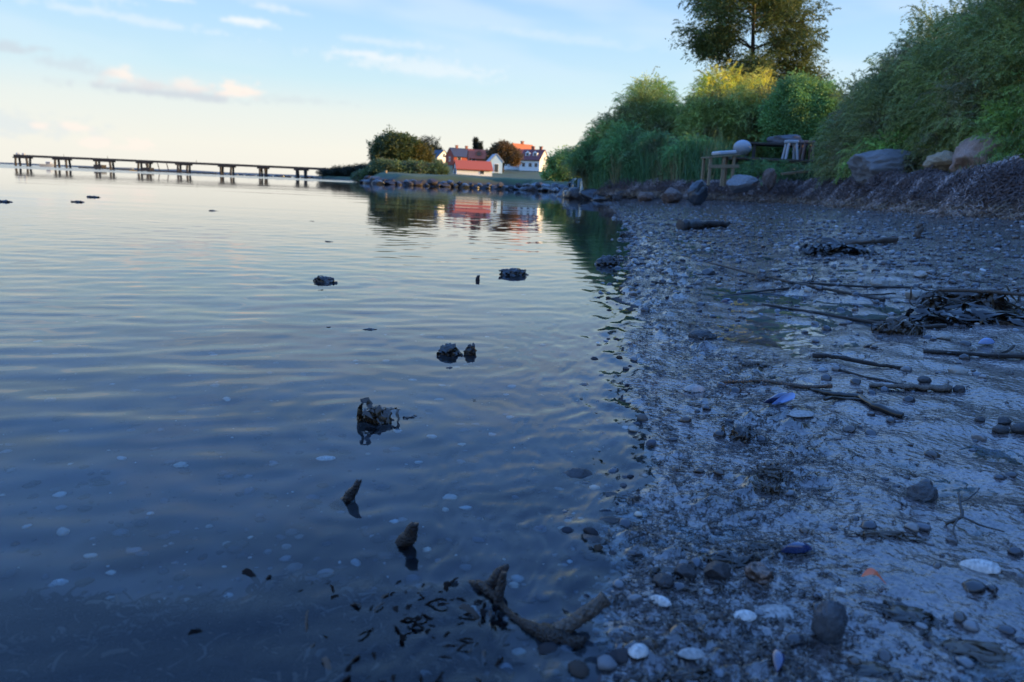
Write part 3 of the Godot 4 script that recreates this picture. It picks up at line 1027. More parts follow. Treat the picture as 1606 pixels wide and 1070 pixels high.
func far_shore() -> void:
	# the headland beyond the bay
	var v := PackedVector3Array()
	var c := PackedColorArray()
	var f := PackedInt32Array()
	var zs := []
	var z := -62.0
	while z > -480.0:
		zs.append(z)
		z -= 1.0 if z > -100.0 else 5.0
	var nx := 130
	for k in zs.size():
		for i in nx:
			var x := -95.0 + 215.0 * i / (nx - 1)
			v.append(Vector3(x, headland_height(x, zs[k]) + nz_a.get_noise_2d(x * 0.15, zs[k] * 0.15) * 0.25, zs[k]))
			var n := nz_b.get_noise_2d(x * 0.3, zs[k] * 0.3)
			var bare := smoothstep(0.95, 0.45, v[-1].y)
			c.append(Color(.045 + .025 * n, .075 + .03 * n, .03).lerp(Color(.04, .035, .034), bare))
			if k > 0 and i > 0:
				var a := k * nx + i
				f.append_array([a - nx - 1, a - 1, a, a - nx - 1, a, a - nx])
	var mb := MB.new()
	mb.v = v; mb.c = c; mb.f = f
	tag(part("headland", mb.mesh(true, true), mats.land), "", "", "", "structure")
	# the low coast on the horizon
	mb = MB.new()
	for i in 60:
		var az := deg_to_rad(lerpf(-75.0, -14.0, i / 59.0))
		var r := 2600.0
		var h := 3.5 + 3.0 * nz_a.get_noise_1d(i * 0.35) + 3.0 * smoothstep(20, 59, i)
		mb.vert(Vector3(sin(az) * r, -0.5, -cos(az) * r))
		mb.vert(Vector3(sin(az) * (r + 60), maxf(h, 1.0), -cos(az) * (r + 60)))
		mb.vert(Vector3(sin(az) * (r + 900), maxf(h, 1.0) * 1.2, -cos(az) * (r + 900)))
		if i > 0:
			var a := i * 3
			mb.quad(a - 3, a - 2, a + 1, a)
			mb.quad(a - 2, a - 1, a + 2, a + 1)
	for k in mb.c.size(): mb.c[k] = Color(.05, .065, .06)
	tag(part("distant_coast", mb.mesh(true, true), mats.land), "", "", "", "structure")

	# pier: deck on pairs of piles
	var pier := thing("pier", "long dark timber pier on paired piles reaching out across the bay", "pier", Vector3(-68, 0, -252))
	var deck := MB.new()
	deck.box(Vector3(-99.6, 2.95, -1.3), Vector3(4.0, 3.5, 1.3))
	part("deck", deck.mesh(false), mats.pier_wood, pier)
	for s in [-1.22, 1.22]:
		var st := MB.new()
		st.box(Vector3(-99.7, 3.504, s - 0.1), Vector3(4.0, 3.66, s + 0.1))
		part("kerb_beam", st.mesh(false), mats.pier_wood, pier)
	var bents := [[-167.2, -163.6], [-154.1, -150.5], [-140.5, -135.9], [-126.4, -123.4], [-113.3, -110.2], [-99.1, -95.6], [-86.1, -84.4], [-73.9, -71.2]]
	for b in bents:
		var cap := MB.new()
		cap.box(Vector3(b[0] + 68 - 0.9, 2.5, -1.1), Vector3(b[1] + 68 + 0.9, 2.946, 1.1))
		part("crossbeam", cap.mesh(false), mats.pier_wood, pier)
		for x in b:
			for zz in [-0.95, 0.95]:
				var pb := MB.new()
				tube(pb, curve(Vector3(x + 68 + rnd(-0.35, 0.35), -1.5, zz), Vector3(x + 68, 2.6, zz), Vector3(rnd(-0.1, 0.1), 0, 0), 4), [0.36, 0.35, 0.34, 0.34], 8)
				part("pile", pb.mesh(), mats.pier_wood, pier)
	for x in [-99.0, -97.0]:
		var bx := MB.new()
		bx.bevel_box(Vector3(x - 0.35, 3.36, -0.4), Vector3(x + 0.35, 4.25, 0.4), 0.06)
		part("bench_box", bx.mesh(false), mats.white_plastic, pier).set_meta("label", "pale box near the seaward end of the pier")
	for x in [-83.0, -68.5, -39.0]:
		var lp := MB.new()
		tube(lp, [Vector3(x, 3.3, 1.1), Vector3(x, 4.4, 1.1)], [0.07, 0.07], 6)
		part("mooring_post", lp.mesh(), mats.pier_wood, pier)
	# low landing stage under and beside the pier
	var stage := thing("landing_stage", "low dark bathing stage and stacked beams floating beneath the middle of the pier", "jetty", Vector3(-138, 0, -249))
	for q in [[-6.5, 3.5, 0.15, 0.55], [-1.5, 1.2, 0.55, 1.5], [5.0, 38.0, 0.1, 0.45], [14.0, 17.0, 0.45, 1.25]]:
		var sb := MB.new()
		sb.box(Vector3(q[0], q[2], -1.4), Vector3(q[1], q[3], 1.4))
		part("platform", sb.mesh(false), mats.pier_wood, stage)
	for q in [16.0, 20.0, 23.0, 26.5]:
		var sb := MB.new()
		tube(sb, [Vector3(q, 0.3, 1.0), Vector3(q - 0.8, 2.9, 0.6)], [0.16, 0.14], 6)
		part("ladder_strut", sb.mesh(), mats.pier_wood, stage)
	# breakwater of stones running out from the root of the pier
	for k in 34:
		var x := lerpf(-130.0, -60.0, k / 33.0) + rnd(-0.7, 0.7)
		var o := part("breakwater_stone", stone_mesh(Vector3(rnd(1.0, 1.7), rnd(0.35, 0.7), rnd(0.7, 1.2)), 300 + k % 9, 2), mats.dark_stone)
		o.position = Vector3(x, 0.1 + 0.4 * smoothstep(-110.0, -60.0, x), -274 + rnd(-1, 1) + (x + 95) * -0.1)
		o.rotation.y = rnd(0, TAU)
		tag(o, "dark low stone in the breakwater line behind the pier", "stone", "stones of the far breakwater")
	boat("pale motorboat moored beneath the seaward end of the pier", Vector3(-184, 0, -295), 5.6, 1.5, mats.white_plastic, true, 0.15)
	boat("low lilac-white boat seen between the pier's middle piles", Vector3(-154, 0, -297), 5.0, 1.0, mats.buoy, false, 0.1)
	boat("small yellow dinghy by the fourth pair of pier piles", Vector3(-131.5, 0, -258), 3.0, 0.6, mats.yellow_paint, false, 0.4)
	for q in [[-64.0, -262.0, "red", mats.red_paint], [-60.0, -255.0, "white", mats.white_plastic], [-55.0, -250.0, "red and pale", mats.red_paint], [-68.5, -258.0, "small white", mats.white_plastic], [-52.0, -246.0, "pale", mats.white_plastic]]:
		boat("%s rowing boat ashore %s" % [q[2], {-64.0: "just beyond the root of the pier", -60.0: "left of the pale post by the far trees", -55.0: "nearest the wooded point", -68.5: "at the very end of the pier deck", -52.0: "below the far dark trees"}[q[0]]], Vector3(q[0], 0.3, q[1]), 2.6, 0.55, q[3], false, rnd(-0.5, 0.5))
	var post := MB.new()
	tube(post, [Vector3(0, -0.5, 0), Vector3(0, 1.75, 0)], [0.2, 0.18], 7)
	var po := part("mooring_post", post.mesh(), mats.pale_wood)
	po.position = Vector3(-17.6, 0, -100)
	tag(po, "pale upright mooring post at the tip of the spit below the big trees", "post")

	# stones of the wall along the bay
	var line := [Vector2(4.6, -28.6), Vector2(3.2, -30.4), Vector2(2.4, -34.5), Vector2(3.2, -45), Vector2(6.6, -69), Vector2(4.0, -80), Vector2(0, -89.5), Vector2(-7, -87), Vector2(-15, -82.5), Vector2(-19, -92)]
	var stone_mats := [mats.dark_stone, mats.wet_stone, mats.dull_stone, mats.dark_brown_stone, mats.wet_stone, mats.dark_stone]
	var protos := []
	for k in 7: protos.append(stone_mesh(Vector3(1, 1, 1), 400 + k, 3, 8, 0.12))
	var stretch := ["ending the shingle beach", "below the reeds", "at the bay corner", "behind the bay corner", "before the white houses", "below the shed", "below the boathouse", "below the broad trees", "round the spit's tip"]
	var tone := ["dark", "wet blue-grey", "grey", "brown", "wet blue-grey", "dark"]
	var nth := ["first", "second", "third", "fourth", "fifth", "sixth", "seventh", "eighth", "ninth", "tenth", "eleventh", "twelfth"]
	for i in line.size() - 1:
		var count := {}
		var a: Vector2 = line[i]
		var b: Vector2 = line[i + 1]
		var n := int(a.distance_to(b) / (0.9 if a.y > -44 else 1.25)) + 1
		for k in n:
			for row in 2:
				var q := a.lerp(b, (k + rnd(0, 0.6)) / n)
				var s := rnd(0.32, 0.62) if a.y < -44 else rnd(0.3, 0.6)
				var mi := rng.randi_range(0, 5)
				var o := part("wall_stone", protos[rng.randi_range(0, 6)], stone_mats[mi])
				var key: String = tone[mi] + str(row)
				count[key] = count.get(key, -1) + 1
				var inward := Vector3(0.5, 0, -0.5) * row * 1.1
				o.position = Vector3(q.x, 0.12 + row * s * 0.65, q.y) + inward
				o.basis = Basis.from_euler(Vector3(rnd(-0.3, 0.3), rnd(0, TAU), rnd(-0.3, 0.3))).scaled_local(Vector3(s * rnd(0.9, 1.5), s * rnd(0.6, 0.85), s * rnd(0.8, 1.2)))
				tag(o, "%s %s boulder, %s course of the wall %s" % [nth[mini(count[key], 11)], tone[mi], ["lower", "upper", "top"][row], stretch[i]], "boulder", "boulders of the wall round the bay")

	# houses on the headland
	var Y := func(x: float, zz: float) -> float: return headland_height(x, zz)
	house("house", "white gabled house with a dark slate roof beside the big left tree clump", Vector3(-24.6, Y.call(-24.6, -220) - 0.4, -220), -0.65, 7.0, 5.2, 2.3, 4.3, mats.white_paint, mats.slate, [["right", -1.1, 0.7, 0.8, 1.1], ["right", 1.1, 0.7, 0.8, 1.1], ["right", 0.0, 2.5, 0.7, 0.9], ["front", 0.0, 0.7, 1.0, 1.0]], [])
	house("house", "dark slate-roofed house standing between the white gable and the red roofs", Vector3(-15.6, Y.call(-15.6, -200), -200), 0.5, 6.2, 5.4, 2.2, 4.3, mats.red_wall, mats.slate, [["front", -1.6, 1.0, 0.9, 1.0], ["front", 1.6, 1.0, 0.9, 1.0], ["left", 0.0, 1.0, 0.9, 1.0]], [[-1.2, 0.0], [1.6, 0.0]])
	house("house", "red-tiled house with one white dormer directly above the low boathouse", Vector3(-9.6, Y.call(-9.6, -190), -190), 0.15, 6.6, 5.6, 2.0, 4.1, mats.brick, mats.red_tile, [["front", 2.0, 0.9, 0.9, 1.0], ["front", -2.2, 0.9, 0.9, 1.0]], [[2.4, 0.0]], [[-0.9, 1.9, 1.5, 1.2]])
	house("boathouse", "low white boathouse with a bright orange-red roof at the water", Vector3(-7.4, Y.call(-7.4, -120) - 0.1, -120), 0.22, 5.6, 3.6, 0.95, 2.15, mats.white_paint, mats.red_tile, [["left", 0.0, 0.05, 0.9, 0.9, 1], ["front", 1.2, 0.3, 0.6, 0.5]], [])
	house("shed", "pale blue gabled shed to the right of the orange boathouse", Vector3(-4.6, Y.call(-4.6, -140), -140), -1.35, 3.4, 2.2, 2.1, 3.3, mats.blue_paint, mats.buoy, [["right", 0.0, 0.2, 0.7, 1.4]], [])
	house("house", "tall house with a steep orange tiled roof behind the brown tree", Vector3(0.4, Y.call(0.4, -188), -188), 0.75, 6.6, 6.4, 2.6, 5.9, mats.brick, mats.orange_tile, [["front", -1.5, 1.2, 1.0, 1.1], ["front", 1.5, 1.2, 1.0, 1.1], ["left", 0.0, 3.0, 0.9, 1.0]], [[0.0, 0.0]])
	house("house", "white terrace house with a dark red roof left of the twin-dormer house", Vector3(-1.2, Y.call(-1.2, -174), -174), 0.25, 4.6, 5.0, 2.2, 4.6, mats.white_paint, mats.dark_red_tile, [["front", -1.2, 0.8, 0.7, 0.8], ["front", 0.9, 0.8, 0.7, 0.8]], [])
	house("house", "white house with a dark red roof, two white dormers and white right gable", Vector3(3.2, Y.call(3.2, -170), -170), -0.42, 4.8, 5.2, 2.4, 4.6, mats.white_paint, mats.dark_red_tile, [["front", -1.4, 0.9, 0.7, 0.8], ["front", 0.2, 0.9, 0.7, 0.8], ["front", 1.6, 0.9, 0.7, 0.8], ["right", 0.0, 2.4, 0.6, 0.7]], [[-0.4, 0.0], [1.5, 0.0]], [[-0.9, 1.5, 1.0, 0.95], [0.9, 1.5, 1.0, 0.95]])

func boat(label: String, at: Vector3, length: float, high: float, m: Material, cabin: bool, turn: float) -> void:
	var o := thing("boat", label, "boat", at, "", turn)
	var b := MB.new()
	var prev := []
	for i in 9:
		var t := i / 8.0
		var w := length * 0.17 * sqrt(maxf(0.02, 1.0 - pow(t, 3.0)))
		var x := (t - 0.5) * length
		var y := high * (0.62 + 0.3 * t * t)
		var ring := [b.vert(Vector3(x, y, -w)), b.vert(Vector3(x, -0.1, -w * 0.6)), b.vert(Vector3(x, -0.1, w * 0.6)), b.vert(Vector3(x, y, w))]
		if prev:
			for k in 4: b.quad(prev[k], prev[(k + 1) % 4], ring[(k + 1) % 4], ring[k])
		else: b.quad(ring[0], ring[1], ring[2], ring[3])
		prev = ring
	b.quad(prev[3], prev[2], prev[1], prev[0])
	part("hull", b.mesh(false), m, o)
	var g := MB.new()
	g.box(Vector3(-length * 0.46, high * 0.63, -length * 0.13), Vector3(length * 0.2, high * 0.7, length * 0.13))
	part("deck", g.mesh(false), mats.pale_wood, o)
	if cabin:
		var cb := MB.new()
		cb.bevel_box(Vector3(-length * 0.1, high * 0.7, -length * 0.11), Vector3(length * 0.22, high * 1.35, length * 0.11), 0.12)
		part("cabin", cb.mesh(false), m, o)
		var wn := MB.new()
		wn.box(Vector3(-length * 0.06, high * 0.95, length * 0.1), Vector3(length * 0.17, high * 1.2, length * 0.114))
		part("window", wn.mesh(false), mats.pane, o)

func right_bank() -> void:
	# heaped seaweed along the top of the beach
	var bank := thing("seaweed_bank", "", "", Vector3.ZERO)
	tag(bank, "", "", "", "stuff")
	var path := []
	var z := 1.0
	while z > -23.6:
		path.append(Vector2(lerp_table(ZB, z), z))
		z -= 0.22
	var x := 8.6
	while x > 3.3:
		path.append(Vector2(x, lerp_table(XZ, x)))
		x -= 0.22
	var mb := MB.new()
	var prof := [[-0.35, -0.06], [-0.12, 0.02], [0.02, 0.16], [0.14, 0.34], [0.28, 0.50], [0.45, 0.60], [0.65, 0.64], [0.9, 0.60], [1.25, 0.55], [1.7, 0.5]]
	var nv := prof.size()
	var spots := []
	for i in path.size():
		var a: Vector2 = path[maxi(i - 3, 0)]
		var b: Vector2 = path[mini(i + 3, path.size() - 1)]
		var d := (b - a).normalized()
		var out := Vector2(-d.y, d.x)  # inland
		if out.x < 0 and absf(out.x) > absf(out.y): out = -out
		if out.y > 0 and absf(out.y) > absf(out.x): out = -out
		var tall := clampf(1.0 + 0.3 * nz_a.get_noise_1d(i * 0.12), 0.75, 1.16)
		if i > path.size() - 18: tall *= 0.9
		for k in nv:
			var q: Vector2 = path[i] + out * (prof[k][0] + 0.16 * nz_a.get_noise_2d(i * 0.25, 3.0))
			var y: float = 0.29 + prof[k][1] * tall + (0.09 * nz_b.get_noise_2d(i * 0.7, k * 1.1) if k > 0 else 0.0)
			mb.col = Color(.095, .066, .064) * (1.0 + 0.5 * nz_b.get_noise_2d(i * 0.5, k * 0.7))
			mb.vert(Vector3(q.x, y, q.y))
			if i > 0 and k > 0:
				var e := i * nv + k
				mb.quad(e - nv - 1, e - nv, e, e - 1)
	part("mound", mb.mesh(true, true), mats.dry_weed, bank).set_meta("kind", "stuff")
	var n := mb.normals()
	var curls := []
	for s in 3:
		var sb := MB.new()
		rng.seed = 77 + s
		for q in 5:
			var p0 := Vector3(rnd(-0.05, 0.05), rnd(-0.01, 0.02), rnd(-0.05, 0.05))
			var a := rnd(0, TAU)
			strap(sb, curve(p0, p0 + Vector3(cos(a), rnd(-0.25, 0.35), sin(a)) * rnd(0.08, 0.2), Vector3(rnd(-0.04, 0.04), rnd(-0.02, 0.06), rnd(-0.04, 0.04)), 5), rnd(0.007, 0.016), 0.002)
		curls.append(sb.mesh(false))
	rng.seed = 99
	for s in 3:
		var where := []
		var tints := []
		for k in 14000:
			var fi := rng.randi_range(0, mb.f.size() / 3 - 1) * 3
			var r1 := rng.randf()
			var r2 := rng.randf()
			if r1 + r2 > 1.0:
				r1 = 1.0 - r1
				r2 = 1.0 - r2
			var p := mb.v[mb.f[fi]] + (mb.v[mb.f[fi + 1]] - mb.v[mb.f[fi]]) * r1 + (mb.v[mb.f[fi + 2]] - mb.v[mb.f[fi]]) * r2
			var nn := n[mb.f[fi]]
			if nn.y < 0: nn = -nn
			var sc := rnd(0.4, 1.1) * (1.3 if p.z < -16 else 1.0)
			where.append(Transform3D(Basis(Quaternion(Vector3.UP, nn)) * Basis(Vector3.UP, rnd(0, TAU)), p + nn * 0.01).scaled_local(Vector3.ONE * sc))
			var pale := smoothstep(0.1, 0.5, nz_a.get_noise_3dv(p * 1.1) + rnd(-0.25, 0.3))
			var gold := smoothstep(0.55, 0.3, p.y) * rng.randf()
			tints.append(tint_of(Color(.075, .052, .050).lerp(Color(.36, .30, .29), pale).lerp(Color(.28, .18, .085), gold * 0.8), 0.35))
		scatter("strands" if s == 0 else "strands_%03d" % s, curls[s], mats.dry_weed, where, tints, bank).set_meta("kind", "stuff")

	# boulders on top of and behind the bank
	var rocks := [
		["grey_stone", Vector3(8.25, 1.16, -17.0), Vector3(1.0, 0.42, 0.65), 21, 0.1, "broad grey boulder lying low on the seaweed bank before the hedge"],
		["tan_stone", Vector3(7.95, 1.17, -14.3), Vector3(0.36, 0.24, 0.34), 22, 0.6, "tan boulder wedged between the grey and the pink boulders"],
		["pink_stone", Vector3(8.38, 1.2, -13.7), Vector3(0.6, 0.5, 0.55), 23, 0.2, "large pinkish boulder at the right end of the bank with ivy before it"],
		["grey_stone", Vector3(6.75, 0.78, -22.9), Vector3(0.55, 0.28, 0.4), 24, 0.4, "flat-topped grey slab half sunk in seaweed below the plank table"],
		["brown_stone", Vector3(7.65, 0.96, -23.2), Vector3(0.26, 0.32, 0.24), 25, 0.9, "upright rusty brown boulder beside the grey slab"],
		["wet_stone", Vector3(5.35, 0.46, -22.6), Vector3(0.34, 0.42, 0.2), 26, 0.2, "grey pointed boulder standing at the end of the beach"],
		["brown_stone", Vector3(5.2, 0.34, -25.6), Vector3(0.42, 0.3, 0.36), 27, 0.7, "brown rounded boulder left of the pointed grey one"],
		["brown_stone", Vector3(4.6, 0.24, -27.2), Vector3(0.3, 0.26, 0.3), 28, 1.7, "small brown boulder farthest left at the end of the shingle"],
		["pale_stone", Vector3(4.55, 0.42, -30.2), Vector3(0.34, 0.34, 0.3), 29, 0.3, "pale angular stone in the wall below the reeds"],
		["grey_stone", Vector3(4.35, 0.72, -33.0), Vector3(0.85, 0.42, 0.6), 30, 0.2, "big pale grey boulder where the wall meets the left bush"],
		["grey_stone", Vector3(5.6, 0.95, -45.0), Vector3(0.9, 0.7, 0.7), 31, 0.2, "steep grey boulder behind the wall left of the leftmost bush"],
	]
	for k in rocks:
		var o := part("boulder", stone_mesh(k[2], k[3], 4, 4 if k[3] < 24 else 11, 0.12), mats[k[0]])
		o.position = k[1]
		o.rotation.y = k[4]
		tag(o, k[5], "boulder")

	# plank table, deck and what stands on it
	var tb := thing("wooden_table", "rough plank table of pale timber with a white sheet at the beach end", "table", Vector3(6.3, 0.85, -24.0), "", 0.12)
	for q in [[-0.42, 0.28], [0.0, 0.28], [0.33, 0.28], [-0.42, -0.3], [0.33, -0.3]]:
		var lb := MB.new()
		lb.bevel_box(Vector3(q[0] - 0.04, -0.15, q[1] - 0.04), Vector3(q[0] + 0.04, 0.74 + q[0] * 0.12, q[1] + 0.04), 0.008)
		part("leg", lb.mesh(false), mats.pale_wood, tb)
	for q in 4:
		var pb := MB.new()
		pb.bevel_box(Vector3(-0.5, 0.0, -0.38 + q * 0.19), Vector3(0.5, 0.04, -0.21 + q * 0.19), 0.006, Transform3D(Basis(Vector3(0, 0, 1), 0.12), Vector3(0, 0.74, 0)))
		part("top_plank", pb.mesh(false), mats.pale_wood, tb)
	var rail := MB.new()
	rail.bevel_box(Vector3(-0.46, 0.40, 0.30), Vector3(0.52, 0.50, 0.34), 0.006, Transform3D(Basis(Vector3(0, 0, 1), 0.05), Vector3.ZERO))
	part("rail", rail.mesh(false), mats.pale_wood, tb)
	var sheet_b := MB.new()
	sheet_b.bevel_box(Vector3(-0.1, 0.8, -0.34), Vector3(0.46, 0.92, 0.36), 0.03, Transform3D(Basis(Vector3(0, 0, 1), 0.10), Vector3.ZERO))
	var so := part("folded_sheet", sheet_b.mesh(false), mats.white_plastic)
	so.transform = tb.transform
	tag(so, "folded white sheet lying on the right half of the plank table", "sheet")
	var ball := part("buoy_ball", stone_mesh(Vector3(0.29, 0.25, 0.29), 40, 4, 0, 0.02), mats.buoy)
	ball.position = Vector3(7.3, 1.98, -25.2)
	tag(ball, "round pale grey float resting on the deck beside the table", "buoy")
	var dk := thing("wooden_deck", "low weathered plank deck behind the beach between table and hedge", "deck", Vector3(8.7, 0.9, -26.3))
	for k in 7:
		var pb := MB.new()
		pb.bevel_box(Vector3(-1.55, 0.72, -0.66 + k * 0.2), Vector3(1.55 + 0.05 * (k % 3), 0.80, -0.475 + k * 0.2), 0.008)
		part("plank", pb.mesh(false), mats.dark_wood if k % 3 == 1 else mats.pale_driftwood, dk)
	for q in [-1.4, 0.0, 1.4]:
		var pb := MB.new()
		pb.bevel_box(Vector3(q - 0.05, -0.2, 0.5), Vector3(q + 0.05, 0.716, 0.6), 0.008)
		part("post", pb.mesh(false), mats.dark_wood, dk)
	for s in [[9.25, "white plastic stool standing on the deck under the dark table", mats.white_plastic], [9.8, "brown wooden stool to the right of the white stool", mats.stool_brown]]:
		var st := thing("stool", s[1], "stool", Vector3(s[0], 1.70, -26.2))
		var sb := MB.new()
		sb.bevel_box(Vector3(-0.2, 0.56, -0.18), Vector3(0.2, 0.66, 0.18), 0.02)
		part("seat", sb.mesh(false), s[2], st)
		for q in [[-1, -1], [1, -1], [-1, 1], [1, 1]]:
			var lb := MB.new()
			tube(lb, [Vector3(q[0] * 0.2, 0, q[1] * 0.17), Vector3(q[0] * 0.13, 0.57, q[1] * 0.12)], [0.045, 0.05], 6)
			part("leg", lb.mesh(), s[2], st)
	var dt := thing("dark_table", "dark garden table in the shade behind the stools", "table", Vector3(9.6, 0.95, -27.6))
	var db := MB.new()
	db.bevel_box(Vector3(-1.5, 1.28, -0.5), Vector3(1.0, 1.36, 0.5), 0.012)
	part("top", db.mesh(false), mats.dark_wood, dt)
	for q in [[-1.3, -0.4], [0.8, -0.4], [-1.3, 0.4], [0.8, 0.4]]:
		var lb := MB.new()
		lb.bevel_box(Vector3(q[0] - 0.05, 0, q[1] - 0.05), Vector3(q[0] + 0.05, 1.276, q[1] + 0.05), 0.01)
		part("leg", lb.mesh(false), mats.dark_wood, dt)
	var tp := part("tarpaulin", stone_mesh(Vector3(0.62, 0.24, 0.4), 44, 3, 5, 0.15), mats.tarp)
	tp.position = Vector3(9.5, 2.46, -27.6)
	tag(tp, "crumpled grey tarpaulin heaped on the dark table", "tarpaulin")
	var bm := MB.new()
	bm.bevel_box(Vector3(-0.55, -0.04, -0.08), Vector3(0.55, 0.04, 0.08), 0.008)
	var bo := part("loose_plank", bm.mesh(false), mats.pale_wood)
	bo.position = Vector3(9.0, 1.25, -24.6)
	bo.rotation = Vector3(0, 0.1, 0.14)
	tag(bo, "loose pale plank lying in the grass below the deck", "plank")

func plants() -> void:
	rng.seed = 202
	var droop := [droop_spray(1, 0.62, 40, 0.085, 0.024, 0.6), droop_spray(2, 0.75, 44, 0.09, 0.022, 0.95), droop_spray(3, 0.55, 40, 0.075, 0.026, 0.35), clump_spray(14, 0.42, 40, 0.085, 0.026)]
	var round_leaf := [clump_spray(4, 0.32, 60, 0.085, 0.05), clump_spray(5, 0.36, 56, 0.09, 0.045)]
	var m: Material = mats.leaf
	var green := Color(.070, .085, .032)
	# the tall hedge on the right; it goes on past the edge of the picture and shades the beach
	bush("hedge_bush", "tall drooping green hedge bush above the pink and grey boulders", "bush", "", Vector3(9.9, 0.85, -15.5),
		[[Vector3(9.9, 2.3, -14.3), Vector3(1.7, 2.7, 1.9)], [Vector3(10.1, 2.2, -16.6), Vector3(1.7, 2.6, 1.8)], [Vector3(9.3, 1.5, -15.4), Vector3(0.9, 1.2, 1.9)], [Vector3(11.0, 3.4, -15.6), Vector3(1.6, 2.0, 1.9)]], 24000, droop, m, green, 0.72)
	bush("hedge_bush", "middle part of the arching hedge whose crown slopes down to the left", "bush", "", Vector3(10.0, 0.85, -19.5),
		[[Vector3(9.9, 2.1, -18.6), Vector3(1.5, 2.35, 1.6)], [Vector3(10.1, 1.9, -20.4), Vector3(1.5, 2.2, 1.6)], [Vector3(9.5, 1.3, -19.4), Vector3(0.9, 1.0, 1.6)]], 18000, droop, m, Color(.068, .082, .034), 0.72)
	bush("hedge_bush", "low left end of the arching hedge beside the stools", "bush", "", Vector3(10.6, 0.85, -23.0),
		[[Vector3(10.4, 1.8, -22.6), Vector3(1.3, 1.9, 1.5)], [Vector3(11.4, 1.6, -24.4), Vector3(1.3, 2.3, 1.5)]], 10000, droop, m, Color(.06, .076, .03), 0.72)
	bush("hedge_bush", "near end of the tall hedge at the right edge above the bank", "bush", "", Vector3(10.0, 0.85, -10.5),
		[[Vector3(9.9, 2.5, -11.5), Vector3(1.7, 2.9, 2.0)], [Vector3(9.6, 2.4, -8.5), Vector3(1.7, 2.9, 2.0)]], 11000, droop, m, green, 0.8)
	for k in 3:
		var zz := -4.5 + k * 4.0
		bush("hedge_bush", ["hedge bush beyond the right edge beside the beach", "hedge bush level with the viewer beside the beach", "hedge bush behind the viewer beside the beach"][k], "bush", "", Vector3(9.4, 0.85, zz), [[Vector3(9.4, 2.5, zz), Vector3(1.7, 3.0, 2.4)]], 2600, droop, m, green, 1.5, 0.6)
	# bright leafy growth at the foot of the hedge
	bush("leafy_shrub", "bright green leafy shrub before the hedge beside the pink boulder", "shrub", "", Vector3(8.75, 0.9, -13.2), [[Vector3(8.9, 1.5, -13.3), Vector3(0.7, 0.95, 0.8)], [Vector3(8.75, 1.15, -12.6), Vector3(0.5, 0.4, 0.5)]], 900, droop, m, Color(.085, .13, .04), 0.8)
	bush("leafy_shrub", "light green leafy shrub between the grey boulder and the hedge", "shrub", "", Vector3(9.0, 0.9, -17.6), [[Vector3(8.9, 1.35, -17.8), Vector3(0.6, 0.75, 1.0)], [Vector3(9.0, 1.3, -19.4), Vector3(0.55, 0.6, 0.9)]], 1300, droop, m, Color(.075, .125, .038), 0.7)
	bush("ivy_plant", "small grey-green plant growing against the pink boulder", "plant", "", Vector3(8.35, 1.0, -13.1), [[Vector3(8.38, 1.14, -13.12), Vector3(0.26, 0.2, 0.16)]], 220, round_leaf, m, Color(.12, .17, .09), 0.32)
	# bushes round the inner bay
	bush("bay_bush", "leftmost willow-like bush above the reeds with a sunlit top", "bush", "", Vector3(4.9, 0.9, -33),
		[[Vector3(5.3, 2.6, -33), Vector3(1.35, 2.0, 1.3)], [Vector3(4.1, 2.1, -33), Vector3(1.15, 1.45, 1.1)], [Vector3(3.3, 1.7, -33), Vector3(0.6, 0.85, 0.7)], [Vector3(6.6, 2.2, -33), Vector3(1.2, 1.7, 1.2)]], 11000, droop, m, Color(.075, .10, .035), 0.85)
	bush("bay_bush", "big dark bush below the sun-tinted crown behind the plank table", "bush", "", Vector3(8.7, 0.9, -31.5),
		[[Vector3(8.7, 2.6, -31.6), Vector3(1.6, 1.9, 1.4)], [Vector3(7.4, 2.4, -31.4), Vector3(1.1, 1.8, 1.2)], [Vector3(9.9, 2.7, -31.6), Vector3(1.2, 1.9, 1.3)]], 11000, droop, m, Color(.075, .095, .03), 0.85)
	bush("sun_tinted_bush", "added bush crown with sunlight painted into its leaves below the tall tree", "bush", "", Vector3(9.2, 0.9, -34.2),
		[[Vector3(8.6, 4.0, -34.2), Vector3(1.15, 1.75, 1.0)], [Vector3(10.1, 3.9, -34.2), Vector3(1.25, 1.6, 1.0)]], 4200, droop, m, Color(.19, .18, .035), 0.85)  # bush added for its crown; yellow leaf tint paints low sunlight on it
	bush("sun_tinted_bush", "small added bush top with sunlight in its leaf colour above the leftmost bush", "bush", "", Vector3(5.6, 0.9, -35.2),
		[[Vector3(5.9, 3.5, -35.2), Vector3(1.2, 1.75, 0.9)]], 2200, droop, m, Color(.17, .17, .035), 0.85)  # added bush top, the sun's gold put into its leaf colour
	bush("round_bush", "rounded fresh green bush above the dark table", "bush", "", Vector3(10.6, 0.9, -29.6),
		[[Vector3(10.4, 3.2, -29.6), Vector3(0.95, 1.55, 1.0)], [Vector3(11.3, 3.0, -29.6), Vector3(0.9, 1.5, 1.0)]], 2600, round_leaf, m, Color(.045, .085, .03), 1.0)
	for k in 6:
		var q := Vector3(19.0 + k * 4.0, 0.9, -27.0 - k * 3.2)
		bush("inland_bush", ["inland bush behind the hedge, nearest the beach", "inland bush second behind the hedge", "inland bush third behind the hedge", "inland bush fourth behind the hedge", "inland bush fifth behind the hedge", "inland bush farthest behind the hedge"][k], "bush", "", q, [[q + Vector3(0, 1.4, 0), Vector3(2.6, 1.9, 2.6)]], 1300, droop, m, green, 2.0, 0.6)
	# reeds and grass
	var blade := MB.new()
